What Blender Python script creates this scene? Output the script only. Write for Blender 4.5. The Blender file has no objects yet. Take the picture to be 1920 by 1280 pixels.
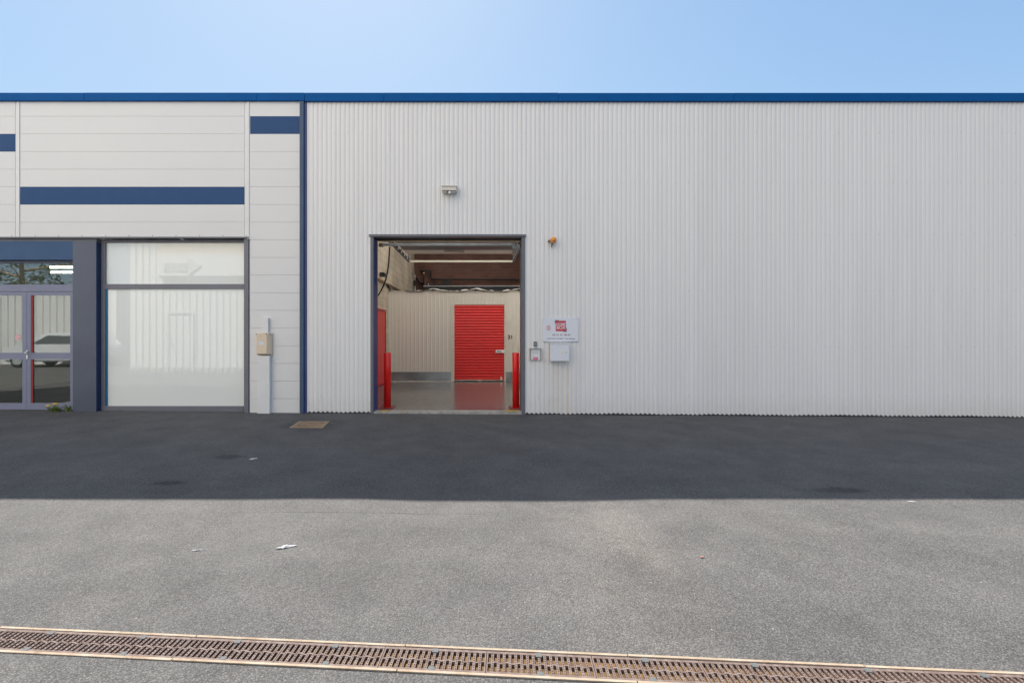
import bpy, bmesh, math, random
from mathutils import Vector, Matrix
random.seed(7)
scene = bpy.context.scene
COL = scene.collection
R = math.radians

# ------------------------------------------------------------------ picture geometry
S = 0.0095                 # metres per photo pixel on the facade plane (y = 0)
F = 853.33                 # focal length in photo pixels (16 mm on 36 mm)
D = F * S                  # camera distance to the facade
VX, VY = 898.0, 626.0      # vanishing point in the photo
H = 1.425                  # camera height
SL = -0.0066               # ground falls gently to the right

def X(px, y=0.0): return (px - VX) * S * (1 + y / D)
def Z(py, y=0.0): return H - (py - VY) * S * (1 + y / D)
def gz(x, y=0.0):          # falls to the right along the wall, levels out across the yard, one shallow dip
    t = max(0.0, min(1.0, (y + 3.9) / 3.4)); t = t * t * (3 - 2 * t)
    dip = 0.012 * math.exp(-((x - 0.2) / 1.05) ** 4) * math.exp(-((y + 4.2) / 1.3) ** 2)
    near = math.exp(-((y + 4.0) / 1.2) ** 2)
    dip += near * (0.0022 * math.sin(1.9 * x + 0.6) + 0.0016 * math.sin(4.7 * x + 2.0 * y) + 0.0010 * math.sin(9.0 * x))
    return SL * t * max(-30.0, min(30.0, x)) - dip
def G(px, py):             # ground point under a photo pixel
    z = 0.0
    for _ in range(12):
        t = (H - z) * F / (py - VY)
        x = t * (px - VX) / F
        z = gz(x, t - D)
    return Vector((x, t - D, z))

# ------------------------------------------------------------------ tagging and mesh helpers
def tag(o, label=None, cat=None, group=None, kind=None):
    if label: o['label'] = label
    if cat: o['category'] = cat
    if group: o['group'] = group
    if kind: o['kind'] = kind
    return o

def empty(name, loc=(0, 0, 0), rz=0.0, ry=0.0):
    o = bpy.data.objects.new(name, None)
    COL.objects.link(o)
    o.location = loc
    o.rotation_euler = (0, ry, rz)
    o.empty_display_size = 0.1
    return o

class MB:
    def __init__(self):
        self.bm = bmesh.new()
    def box(self, x0, x1, y0, y1, z0, z1, bevel=0.0):
        bm = self.bm
        v = [bm.verts.new(p) for p in ((x0, y0, z0), (x1, y0, z0), (x1, y1, z0), (x0, y1, z0),
                                       (x0, y0, z1), (x1, y0, z1), (x1, y1, z1), (x0, y1, z1))]
        fs = [bm.faces.new([v[i] for i in q]) for q in ((0, 3, 2, 1), (4, 5, 6, 7), (0, 1, 5, 4), (1, 2, 6, 5), (2, 3, 7, 6), (3, 0, 4, 7))]
        if bevel > 0:
            es = list({e for f in fs for e in f.edges})
            bmesh.ops.bevel(bm, geom=es, offset=bevel, segments=2, affect='EDGES', profile=0.6)
        return self
    def quad(self, a, b, c, d):
        self.bm.faces.new([self.bm.verts.new(p) for p in (a, b, c, d)])
        return self
    def poly(self, pts):
        self.bm.faces.new([self.bm.verts.new(p) for p in pts])
        return self
    def prism(self, pts, vec):
        """closed outline pts (3-D, coplanar) pushed along vec"""
        bm = self.bm
        a = [bm.verts.new(p) for p in pts]
        b = [bm.verts.new(Vector(p) + Vector(vec)) for p in pts]
        n = len(pts)
        bm.faces.new(a); bm.faces.new(b[::-1])
        for i in range(n):
            bm.faces.new((a[i], b[i], b[(i + 1) % n], a[(i + 1) % n]))
        return self
    def tube(self, pts, r, seg=10, caps=True, smooth=True):
        bm = self.bm
        pts = [Vector(p) for p in pts]
        rs = r if isinstance(r, (list, tuple)) else [r] * len(pts)
        rings = []
        ref = None
        for i, p in enumerate(pts):
            t = (pts[min(i + 1, len(pts) - 1)] - pts[max(i - 1, 0)]).normalized()
            if ref is None:
                ref = Vector((0, 0, 1)) if abs(t.z) < 0.9 else Vector((1, 0, 0))
            u = t.cross(ref).normalized(); w = u.cross(t).normalized(); ref = w
            rings.append([bm.verts.new(p + (u * math.cos(2 * math.pi * k / seg) + w * math.sin(2 * math.pi * k / seg)) * rs[i]) for k in range(seg)])
        for a, b in zip(rings, rings[1:]):
            for k in range(seg):
                f = bm.faces.new((a[k], a[(k + 1) % seg], b[(k + 1) % seg], b[k]))
                f.smooth = smooth
        if caps:
            bm.faces.new(rings[0][::-1]); bm.faces.new(rings[-1])
        return self
    def lathe(self, prof, c=(0, 0, 0), axis='Z', seg=24):
        """prof: (radius, height) list, turned about an axis through c"""
        bm = self.bm
        rings = []
        for r, h in prof:
            ring = []
            for k in range(seg):
                a = 2 * math.pi * k / seg
                if axis == 'Z': p = (c[0] + r * math.cos(a), c[1] + r * math.sin(a), c[2] + h)
                elif axis == 'Y': p = (c[0] + r * math.cos(a), c[1] - h, c[2] + r * math.sin(a))
                else: p = (c[0] + h, c[1] + r * math.cos(a), c[2] + r * math.sin(a))
                ring.append(bm.verts.new(p))
            rings.append(ring)
        for a, b in zip(rings, rings[1:]):
            for k in range(seg):
                f = bm.faces.new((a[k], a[(k + 1) % seg], b[(k + 1) % seg], b[k])); f.smooth = True
        bm.faces.new(rings[0][::-1]); bm.faces.new(rings[-1])
        return self
    def build(self, name, mat, parent=None, loc=None):
        bm = self.bm
        bmesh.ops.recalc_face_normals(bm, faces=bm.faces)
        me = bpy.data.meshes.new(name)
        bm.to_mesh(me); bm.free()
        if mat: me.materials.append(mat)
        o = bpy.data.objects.new(name, me)
        COL.objects.link(o)
        if parent: o.parent = parent
        if loc: o.location = loc
        return o

def text(name, body, size, loc, mat, parent, align='CENTER', bold=0.0, squeeze=1.0):
    cu = bpy.data.curves.new(name, 'FONT')
    cu.body = body; cu.size = size; cu.align_x = align; cu.align_y = 'CENTER'; cu.offset = bold; cu.extrude = 0.0006
    t = bpy.data.objects.new(name + '_source', cu)
    COL.objects.link(t)
    bpy.context.view_layer.update()
    me = bpy.data.meshes.new_from_object(t.evaluated_get(bpy.context.evaluated_depsgraph_get()))
    bpy.data.objects.remove(t)
    me.transform(Matrix.Rotation(R(90), 4, 'X'))
    me.transform(Matrix.Diagonal((squeeze, 1, 1, 1)))
    me.name = name
    me.materials.clear(); me.materials.append(mat)
    o = bpy.data.objects.new(name, me)
    COL.objects.link(o)
    o.location = loc
    if parent: o.parent = parent
    return o

# ------------------------------------------------------------------ materials
class N:
    """small node helper"""
    def __init__(self, name):
        self.m = bpy.data.materials.new(name); self.m.use_nodes = True
        self.t = self.m.node_tree; self.n = self.t.nodes
        self.b = self.n['Principled BSDF']
    def new(self, ty, **kw):
        x = self.n.new(ty)
        for k, v in kw.items(): setattr(x, k, v)
        return x
    def link(self, a, b): self.t.links.new(a, b)
    def val(self, s, v):
        if isinstance(v, bpy.types.NodeSocket): self.link(v, s)
        else: s.default_value = v
    def math(self, op, a, b=0.0, c=None, clamp=False):
        x = self.new('ShaderNodeMath', operation=op, use_clamp=clamp)
        self.val(x.inputs[0], a); self.val(x.inputs[1], b)
        if c is not None: self.val(x.inputs[2], c)
        return x.outputs[0]
    def coord(self):
        return self.new('ShaderNodeTexCoord').outputs['Object']
    def noise(self, vec, scale, detail=3.0, rough=0.55):
        x = self.new('ShaderNodeTexNoise')
        self.link(vec, x.inputs['Vector'])
        x.inputs['Scale'].default_value = scale; x.inputs['Detail'].default_value = detail; x.inputs['Roughness'].default_value = rough
        return x.outputs['Fac']
    def ramp(self, fac, stops):
        x = self.new('ShaderNodeValToRGB')
        e = x.color_ramp.elements
        while len(e) > 1: e.remove(e[0])
        e[0].position = stops[0][0]; e[0].color = (*stops[0][1], 1)
        for p, c in stops[1:]:
            k = e.new(p); k.color = (*c, 1)
        self.link(fac, x.inputs[0])
        return x.outputs[0]
    def mix(self, fac, a, b, blend='MIX'):
        x = self.new('ShaderNodeMix', data_type='RGBA', blend_type=blend)
        self.val(x.inputs[0], fac)
        for s, v in ((x.inputs[6], a), (x.inputs[7], b)):
            if isinstance(v, bpy.types.NodeSocket): self.link(v, s)
            else: s.default_value = (*v, 1)
        return x.outputs[2]
    def sep(self, vec):
        x = self.new('ShaderNodeSeparateXYZ'); self.link(vec, x.inputs[0]); return x.outputs
    def bump(self, h, strength, dist):
        x = self.new('ShaderNodeBump'); self.link(h, x.inputs['Height'])
        x.inputs['Strength'].default_value = strength; x.inputs['Distance'].default_value = dist
        self.link(x.outputs[0], self.b.inputs['Normal'])
    def out(self, color, rough=0.5, metal=0.0, spec=0.5):
        if isinstance(color, bpy.types.NodeSocket): self.link(color, self.b.inputs['Base Color'])
        else: self.b.inputs['Base Color'].default_value = (*color, 1)
        self.val(self.b.inputs['Roughness'], rough)
        self.b.inputs['Metallic'].default_value = metal
        self.b.inputs['Specular IOR Level'].default_value = spec
        return self.m

def paint(name, col, rough=0.45, metal=0.0, var=0.06, scale=4.0, spec=0.5, bump=0.0):
    k = N(name); c = k.coord()
    n = k.noise(c, scale, 4.0)
    lo = tuple(x * (1 - var) for x in col); hi = tuple(min(1, x * (1 + var)) for x in col)
    if bump: k.bump(k.noise(c, scale * 12, 3.0), bump, 0.004)
    return k.out(k.ramp(n, [(0.3, lo), (0.7, hi)]), rough, metal, spec)

M = {}
M['blue_trim'] = paint('blue_trim', (0.003, 0.088, 0.285), 0.5, spec=0.08)
M['blue_band'] = paint('blue_band', (0.024, 0.072, 0.18), 0.5, spec=0.2)
M['blue_reveal'] = paint('blue_reveal', (0.03, 0.06, 0.20), 0.45)
M['lintel_blue'] = paint('lintel_blue', (0.045, 0.095, 0.19), 0.5, spec=0.25)
M['corner_blue'] = paint('corner_blue', (0.06, 0.095, 0.155), 0.45, spec=0.3)
M['pillar_grey'] = paint('pillar_grey', (0.085, 0.098, 0.135), 0.4, var=0.12, scale=1.2)
M['frame_grey'] = paint('frame_grey', (0.165, 0.165, 0.19), 0.42)
M['door_frame_violet'] = paint('door_frame_violet', (0.20, 0.215, 0.30), 0.42)
M['gunmetal'] = paint('gunmetal', (0.13, 0.135, 0.15), 0.45)
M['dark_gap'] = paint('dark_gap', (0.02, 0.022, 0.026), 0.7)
M['galvanised'] = paint('galvanised', (0.50, 0.52, 0.53), 0.4, 0.35, 0.18, 9.0)
M['kick_steel'] = paint('kick_steel', (0.33, 0.34, 0.33), 0.32, 0.7, 0.25, 2.5)
M['brown_steel'] = paint('brown_steel', (0.46, 0.34, 0.22), 0.5, 0.3, 0.2, 8.0)
M['black'] = paint('black_rubber', (0.015, 0.015, 0.017), 0.55)
M['red_gloss'] = paint('red_gloss', (0.80, 0.014, 0.010), 0.2)
M['red_door'] = paint('red_door_paint', (0.66, 0.016, 0.012), 0.36, var=0.05)
M['red_dull'] = paint('red_dull', (0.32, 0.03, 0.035), 0.5)
M['red_sticker'] = paint('red_sticker', (0.55, 0.05, 0.07), 0.4)
M['pink_sticker'] = paint('pink_sticker', (0.72, 0.20, 0.28), 0.4)
M['pale_pink'] = paint('pale_pink', (0.68, 0.38, 0.40), 0.45)
M['maroon'] = paint('maroon_print', (0.14, 0.015, 0.03), 0.5)
M['white_plastic'] = paint('white_plastic', (0.74, 0.74, 0.74), 0.35, var=0.03)
M['duct_grey'] = paint('duct_grey', (0.74, 0.73, 0.71), 0.45, var=0.03)
M['beige_box'] = paint('beige_box', (0.72, 0.58, 0.42), 0.45, var=0.04)
M['sign_white'] = paint('sign_white', (0.72, 0.73, 0.76), 0.3, var=0.03)
M['print_dark'] = paint('print_dark', (0.12, 0.12, 0.16), 0.5)
M['print_plum'] = paint('print_plum', (0.26, 0.13, 0.17), 0.5)
M['cream_label'] = paint('cream_label', (0.78, 0.72, 0.50), 0.5)
M['lamp_beige'] = paint('lamp_beige', (0.66, 0.61, 0.54), 0.5)
M['lamp_grey'] = paint('lamp_grey', (0.58, 0.58, 0.54), 0.5)
M['concrete'] = paint('concrete', (0.36, 0.34, 0.30), 0.85, var=0.25, scale=12, bump=0.4)
M['yellow_paint'] = paint('yellow_paint', (0.62, 0.42, 0.03), 0.6, var=0.3, scale=20)
M['orange_paint'] = paint('orange_paint', (0.62, 0.36, 0.10), 0.6, var=0.3, scale=20)
M['paper'] = paint('paper_white', (0.80, 0.80, 0.80), 0.7)
M['terracotta'] = paint('terracotta_chip', (0.60, 0.33, 0.22), 0.7)
M['leaf'] = paint('weed_leaf', (0.16, 0.21, 0.04), 0.55, var=0.4, scale=30)
M['petal'] = paint('petal_yellow', (0.75, 0.50, 0.04), 0.5)
M['partition_trim'] = paint('partition_trim', (0.66, 0.60, 0.50), 0.35)
M['foil'] = paint('crumpled_film', (0.60, 0.55, 0.48), 0.4)
M['door_white'] = paint('door_leaf_white', (0.88, 0.87, 0.83), 0.45, var=0.04)
M['roof_grey'] = paint('roof_grey', (0.30, 0.30, 0.30), 0.7)
M['ceiling_steel'] = paint('ceiling_steel', (0.62, 0.60, 0.56), 0.6)
M['car_white'] = paint('car_white', (0.75, 0.75, 0.76), 0.25, var=0.02)
M['car_glass'] = paint('car_glass', (0.12, 0.13, 0.14), 0.08)
M['teal_reflection'] = paint('teal_reflection', (0.01, 0.13, 0.25), 0.4)
M['screw_grey'] = paint('screw_grey', (0.50, 0.50, 0.49), 0.5)
M['tan_steel'] = paint('tan_steel', (0.74, 0.55, 0.36), 0.5, 0.0, 0.2, 6.0)
M['shaft_zinc'] = paint('shaft_zinc', (0.72, 0.75, 0.77), 0.45, 0.0, 0.15, 6.0)
M['navy_reveal'] = paint('navy_reveal', (0.016, 0.040, 0.105), 0.5, spec=0.3)
M['arrow_pale'] = paint('arrow_pale', (0.56, 0.56, 0.55), 0.5)
M['silver'] = paint('handle_silver', (0.62, 0.62, 0.60), 0.3, 0.9)
M['sticker_grey'] = paint('sticker_grey', (0.66, 0.68, 0.72), 0.5)
M['sign_shade'] = paint('arrow_grey', (0.28, 0.29, 0.30), 0.5)

def mat_cladding():
    k = N('white_cladding'); c = k.coord()
    n = k.noise(c, 0.5, 3.0); n2 = k.noise(c, 40, 2.0)
    col = k.ramp(n, [(0.3, (0.705, 0.693, 0.67)), (0.7, (0.735, 0.722, 0.695))])
    col = k.mix(k.math('MULTIPLY', n2, 0.05), col, (0.5, 0.48, 0.45))
    return k.out(col, 0.42)
M['cladding'] = mat_cladding()

def mat_corrugated():
    k = N('corrugated_white'); c = k.coord()
    x, y, z = k.sep(c)
    mp = k.new('ShaderNodeMapping'); k.link(c, mp.inputs[0]); mp.inputs['Scale'].default_value = (6, 1, 0.35)
    n = k.noise(mp.outputs[0], 1.0, 4.0)
    col = k.ramp(n, [(0.25, (0.745, 0.726, 0.695)), (0.75, (0.80, 0.78, 0.745))])
    wn_ = k.new('ShaderNodeTexWhiteNoise', noise_dimensions='1D'); k.link(k.math('FLOOR', k.math('DIVIDE', x, 0.9696)), wn_.inputs['W'])
    tone = k.math('MULTIPLY_ADD', wn_.outputs[0], 0.035, 0.975)                # sheet-to-sheet difference
    cmb = k.new('ShaderNodeCombineXYZ')
    for q in range(3): k.link(tone, cmb.inputs[q])
    col = k.mix(1.0, col, cmb.outputs[0], 'MULTIPLY')
    mp2 = k.new('ShaderNodeMapping'); k.link(c, mp2.inputs[0]); mp2.inputs['Scale'].default_value = (22, 1, 0.25)
    run = k.math('MULTIPLY', k.math('SUBTRACT', k.noise(mp2.outputs[0], 1.0, 3.0), 0.60, clamp=True), 1.3, clamp=True)
    col = k.mix(run, col, (0.50, 0.47, 0.43))                                   # faint rain runs
    # dust splashed up from the ground
    dust = k.math('MULTIPLY', k.math('SUBTRACT', 0.35, z, clamp=True), k.noise(c, 7, 4.0), clamp=True)
    col = k.mix(dust, col, (0.42, 0.36, 0.29))
    # rust run-off below the letter box
    def streak(px, wid, top, amount, tint):
        nonlocal col
        d = k.math('DIVIDE', k.math('SUBTRACT', x, X(px)), wid)
        g = k.math('POWER', 2.0, k.math('MULTIPLY', k.math('MULTIPLY', d, d), -3.0))
        below = k.math('MULTIPLY', k.math('SUBTRACT', Z(top), z), 30.0, clamp=True)
        f = k.math('MULTIPLY', k.math('MULTIPLY', g, below), k.math('MULTIPLY', k.noise(c, 5.0, 3.0), amount), clamp=True)
        col = k.mix(f, col, tint)
    streak(1065.5, 0.012, 677, 1.15, (0.62, 0.42, 0.18))
    streak(1046, 0.20, 677, 0.42, (0.60, 0.46, 0.30))
    return k.out(col, 0.42)
M['corrugated'] = mat_corrugated()

def mat_asphalt():
    k = N('asphalt'); c = k.coord()
    x, y, z = k.sep(c)
    v = k.new('ShaderNodeTexVoronoi'); k.link(c, v.inputs['Vector']); v.inputs['Scale'].default_value = 135
    v2 = k.new('ShaderNodeTexVoronoi'); k.link(c, v2.inputs['Vector']); v2.inputs['Scale'].default_value = 300
    r1 = k.sep(v.outputs['Color'])[0]
    stone = k.ramp(r1, [(0.0, (0.080, 0.079, 0.078)), (0.40, (0.142, 0.139, 0.136)), (0.85, (0.178, 0.174, 0.168)), (0.99, (0.235, 0.228, 0.216))])
    gap = k.math('MULTIPLY', v.outputs['Distance'], 1.6, clamp=True)
    rough_zone = k.math('MULTIPLY', k.math('SUBTRACT', k.noise(c, 1.7, 5.0, 0.7), 0.40), 3.2, clamp=True)   # open-textured areas where the binder has worn away
    col = k.mix(k.math('MULTIPLY', k.math('POWER', gap, 2.0), k.math('MULTIPLY_ADD', rough_zone, 0.35, 0.55), clamp=True), stone, (0.030, 0.029, 0.029))
    v5 = k.new('ShaderNodeTexVoronoi'); k.link(c, v5.inputs['Vector']); v5.inputs['Scale'].default_value = 75
    pit = k.math('MULTIPLY', k.math('GREATER_THAN', k.sep(v5.outputs['Color'])[0], 0.80), k.math('MULTIPLY', rough_zone, 0.5))
    col = k.mix(pit, col, (0.05, 0.049, 0.048))
    r2 = k.sep(v2.outputs['Color'])[1]
    col = k.mix(k.math('MULTIPLY', r2, 0.35), col, (0.115, 0.108, 0.10))
    # worn and darker areas
    big = k.noise(c, 0.55, 4.0, 0.6)
    mid = k.noise(c, 2.6, 4.0, 0.6)
    col = k.mix(1.0, col, k.ramp(big, [(0.3, (0.93, 0.93, 0.935)), (0.7, (1.07, 1.065, 1.055))]), 'MULTIPLY')
    col = k.mix(1.0, col, k.ramp(mid, [(0.3, (0.88, 0.88, 0.88)), (0.7, (1.10, 1.09, 1.08))]), 'MULTIPLY')
    # sparse pale grit
    v3 = k.new('ShaderNodeTexVoronoi'); k.link(c, v3.inputs['Vector']); v3.inputs['Scale'].default_value = 9
    sp = k.math('LESS_THAN', v3.outputs['Distance'], 0.035)
    sp = k.math('MULTIPLY', sp, k.math('GREATER_THAN', k.sep(v3.outputs['Color'])[2], 0.62))
    col = k.mix(k.math('MULTIPLY', sp, 0.75), col, (0.42, 0.40, 0.37))
    # windblown grit along the foot of the wall
    v4 = k.new('ShaderNodeTexVoronoi'); k.link(c, v4.inputs['Vector']); v4.inputs['Scale'].default_value = 16
    s4 = k.math('MULTIPLY', k.math('LESS_THAN', v4.outputs['Distance'], 0.10), k.math('GREATER_THAN', k.sep(v4.outputs['Color'])[0], 0.80))
    s4 = k.math('MULTIPLY', s4, k.math('MULTIPLY', k.math('ADD', y, 1.3), 1.2, clamp=True))
    col = k.mix(k.math('MULTIPLY', s4, 0.8), col, (0.5, 0.49, 0.46))
    # oil stains, scuffs, wheel paths
    def patch(px, py, rx, ry, amount, tint, rag):
        nonlocal col
        g = G(px, py)
        dx = k.math('DIVIDE', k.math('SUBTRACT', x, g.x), rx); dy = k.math('DIVIDE', k.math('SUBTRACT', y, g.y), ry)
        d = k.math('ADD', k.math('MULTIPLY', dx, dx), k.math('MULTIPLY', dy, dy))
        d = k.math('ADD', d, k.math('MULTIPLY', k.math('SUBTRACT', k.noise(c, rag, 3.0), 0.5), 2.2))
        f = k.math('MULTIPLY', k.math('SUBTRACT', 1.0, d, clamp=True), amount, clamp=True)
        col = k.mix(f, col, tuple(t_ / 0.13 for t_ in tint), 'MULTIPLY')
    patch(430, 856, 0.20, 0.10, 0.75, (0.03, 0.03, 0.03), 9)
    patch(318, 905, 0.18, 0.08, 0.75, (0.03, 0.03, 0.03), 9)
    patch(1575, 918, 0.30, 0.10, 0.7, (0.03, 0.03, 0.032), 6)
    patch(660, 960, 1.6, 0.009, 0.6, (0.035, 0.035, 0.035), 6)
    patch(1240, 1110, 0.45, 0.55, 0.3, (0.075, 0.075, 0.074), 4)
    patch(1660, 1150, 0.5, 0.25, 0.3, (0.08, 0.08, 0.079), 4)
    patch(700, 1090, 0.9, 0.30, 0.3, (0.075, 0.075, 0.074), 4)
    patch(200, 1110, 0.8, 0.25, 0.3, (0.08, 0.08, 0.079), 4)
    patch(1150, 1040, 0.55, 1.5, 0.35, (0.20, 0.19, 0.175), 3)
    patch(1180, 1000, 0.25, 0.8, 0.25, (0.22, 0.21, 0.195), 5)
    patch(580, 796, 0.55, 0.5, 0.5, (0.035, 0.035, 0.035), 7)
    patch(1010, 830, 1.6, 0.35, 0.3, (0.17, 0.165, 0.155), 4)
    hgt = k.math('ADD', k.math('SUBTRACT', 1.0, v.outputs['Distance']), k.math('MULTIPLY', v2.outputs['Distance'], -0.4))
    k.bump(hgt, 0.55, 0.006)
    return k.out(col, 0.82, 0.0, 0.35)
M['asphalt'] = mat_asphalt()

def mat_brick(name, c1, c2, mortar, w, h, rough=0.85):
    k = N(name); c = k.coord()
    x, y, z = k.sep(c)
    cb = k.new('ShaderNodeCombineXYZ')
    k.link(k.math('ADD', x, y), cb.inputs[0]); k.link(z, cb.inputs[1])
    b = k.new('ShaderNodeTexBrick')
    k.link(cb.outputs[0], b.inputs['Vector'])
    b.inputs['Scale'].default_value = 1.0; b.inputs['Brick Width'].default_value = w; b.inputs['Row Height'].default_value = h
    b.inputs['Mortar Size'].default_value = 0.010
    b.inputs['Color1'].default_value = (*c1, 1); b.inputs['Color2'].default_value = (*c2, 1); b.inputs['Mortar'].default_value = (*mortar, 1)
    col = k.mix(1.0, b.outputs['Color'], k.ramp(k.noise(c, 1.5, 4.0), [(0.3, (0.75, 0.75, 0.75)), (0.7, (1.2, 1.2, 1.2))]), 'MULTIPLY')
    k.bump(b.outputs['Fac'], 0.4, -0.006)
    return k.out(col, rough)
M['brick_red'] = mat_brick('brick_red', (0.125, 0.055, 0.040), (0.165, 0.075, 0.054), (0.135, 0.085, 0.066), 0.34, 0.12)
M['block_tan'] = mat_brick('block_tan', (0.50, 0.41, 0.31), (0.56, 0.46, 0.35), (0.40, 0.34, 0.27), 0.5, 0.20)

def mat_partition():
    k = N('ribbed_partition_steel'); c = k.coord()
    n = k.noise(c, 1.2, 3.0)
    return k.out(k.ramp(n, [(0.3, (0.67, 0.61, 0.525)), (0.7, (0.70, 0.64, 0.555))]), 0.33)
M['partition'] = mat_partition()

def mat_floor():
    k = N('sealed_floor'); c = k.coord()
    n = k.noise(c, 1.4, 5.0); n2 = k.noise(c, 9, 4.0)
    col = k.ramp(n, [(0.3, (0.105, 0.098, 0.09)), (0.7, (0.155, 0.147, 0.138))])
    col = k.mix(k.math('MULTIPLY', n2, 0.2), col, (0.22, 0.21, 0.20))
    return k.out(col, k.math('MULTIPLY_ADD', n2, 0.16, 0.12), 0.0, 0.5)
M['floor'] = mat_floor()

def mat_grate():
    k = N('rusty_cast_iron'); c = k.coord()
    n = k.noise(c, 30, 4.0); n2 = k.noise(c, 160, 2.0)
    col = k.ramp(n, [(0.3, (0.085, 0.048, 0.036)), (0.55, (0.155, 0.108, 0.09)), (0.75, (0.235, 0.195, 0.175))])
    col = k.mix(k.math('MULTIPLY', n2, 0.3), col, (0.28, 0.23, 0.21))
    return k.out(col, 0.75, 0.0, 0.3)
M['grate'] = mat_grate()
def mat_rail():
    k = N('drain_rail_edge'); c = k.coord()
    n = k.noise(c, 5.0, 5.0, 0.7)
    return k.out(k.ramp(n, [(0.28, (0.20, 0.115, 0.07)), (0.44, (0.33, 0.255, 0.18)), (0.62, (0.41, 0.345, 0.265))]), 0.8, 0.0, 0.2)
M['rail'] = mat_rail()
M['silt'] = paint('brown_silt', (0.135, 0.075, 0.024), 0.9, 0.0, 0.4, 12, bump=0.6)
M['lock'] = paint('lock_plate_zinc', (0.105, 0.11, 0.11), 0.8, 0.0, 0.15, 40)
M['cover_rust'] = paint('cover_rust', (0.24, 0.155, 0.085), 0.7, 0.1, 0.4, 9, bump=0.5)
M['cover_frame'] = paint('cover_frame', (0.30, 0.215, 0.13), 0.75, 0.1, 0.3, 12)

def mat_film_glass():
    """pane backed by a milky white film: pale body under a clear reflecting face"""
    k = N('frosted_film_glass')
    k.b.inputs['IOR'].default_value = 2.0
    m = k.out((0.82, 0.84, 0.785), 0.015, 0.0, 0.5)
    return m
M['film_glass'] = mat_film_glass()

def mat_clear_glass(refl, name):
    k = N(name); t = k.t
    tr = k.new('ShaderNodeBsdfTransparent'); tr.inputs[0].default_value = (0.80, 0.84, 0.82, 1)
    gl = k.new('ShaderNodeBsdfGlossy'); gl.inputs['Roughness'].default_value = 0.004; gl.inputs[0].default_value = (0.97, 0.98, 0.95, 1)
    mx = k.new('ShaderNodeMixShader'); mx.inputs[0].default_value = refl
    k.link(tr.outputs[0], mx.inputs[1]); k.link(gl.outputs[0], mx.inputs[2])
    k.link(mx.outputs[0], k.n['Material Output'].inputs['Surface'])
    return k.m
M['door_glass'] = mat_clear_glass(0.155, 'reflective_door_glass')

def mat_translucent():
    k = N('rooflight_sheet')
    tr = k.new('ShaderNodeBsdfTranslucent'); tr.inputs[0].default_value = (0.95, 0.94, 0.88, 1)
    k.link(tr.outputs[0], k.n['Material Output'].inputs['Surface'])
    return k.m
M['rooflight'] = mat_translucent()

def mat_amber():
    k = N('amber_lens')
    k.b.inputs['Coat Weight'].default_value = 0.6
    return k.out((0.80, 0.27, 0.01), 0.2)
M['amber'] = mat_amber()

def mat_emit(name, col, s):
    k = N(name)
    k.b.inputs['Emission Color'].default_value = (*col, 1); k.b.inputs['Emission Strength'].default_value = s
    return k.out(col, 0.5)
M['tube_lit'] = mat_emit('lit_tube', (1.0, 0.95, 0.85), 4.5)

# ------------------------------------------------------------------ ground and drain
U0, U1 = G(0, 1174.5), G(1920, 1261)
L0 = G(880, 1266.5)
dirv = (U1 - U0); dirv.z = 0; dirv.normalize()
nrm = Vector((-dirv.y, dirv.x, 0))                     # towards the building
DW = abs((L0 - U0).dot(nrm))                           # overall width of the channel
ANG = math.atan2(dirv.y, dirv.x)
def edge_y(x): return U0.y + (x - U0.x) * dirv.y / dirv.x
LOW = DW / math.cos(ANG)

def ground_mesh():
    bm = bmesh.new()
    xs = [-220, -120, -60, -30] + [-20 + 0.5 * i for i in range(81)] + [30, 60, 120, 220]
    rn = [0.25 * i for i in range(29)] + [9, 14, 30, 120]
    rs = [0, 0.5, 1, 2, 4, 8, 16, 40, 120]
    for rows, sign, off in ((rn, 1, 0), (rs, -1, -LOW)):
        grid = []
        for r in rows:
            grid.append([bm.verts.new((x, edge_y(max(-30, min(30, x))) + off + sign * r, gz(x, edge_y(max(-30, min(30, x))) + off + sign * r))) for x in xs])
        for a, b in zip(grid, grid[1:]):
            for i in range(len(xs) - 1):
                f = (a[i], a[i + 1], b[i + 1], b[i])
                bm.faces.new(f if sign > 0 else f[::-1])
    # close the slot beyond the ends of the built channel
    for x0, x1 in ((-220, -30), (-30, -12.2), (12.2, 30), (30, 220)):
        e0, e1 = edge_y(max(-30, min(30, x0))), edge_y(max(-30, min(30, x1)))
        bm.faces.new([bm.verts.new(p) for p in ((x0, e0 - LOW, 0), (x1, e1 - LOW, 0), (x1, e1, 0), (x0, e0, 0))])
    bmesh.ops.recalc_face_normals(bm, faces=bm.faces)
    me = bpy.data.meshes.new('ground'); bm.to_mesh(me); bm.free()
    for p in me.polygons:
        if p.normal.z < 0: p.flip()
    me.materials.append(M['asphalt'])
    o = bpy.data.objects.new('ground', me); COL.objects.link(o)
    tag(o, kind='structure', label='grey asphalt yard in front of the warehouse, half in shade')
ground_mesh()

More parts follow.
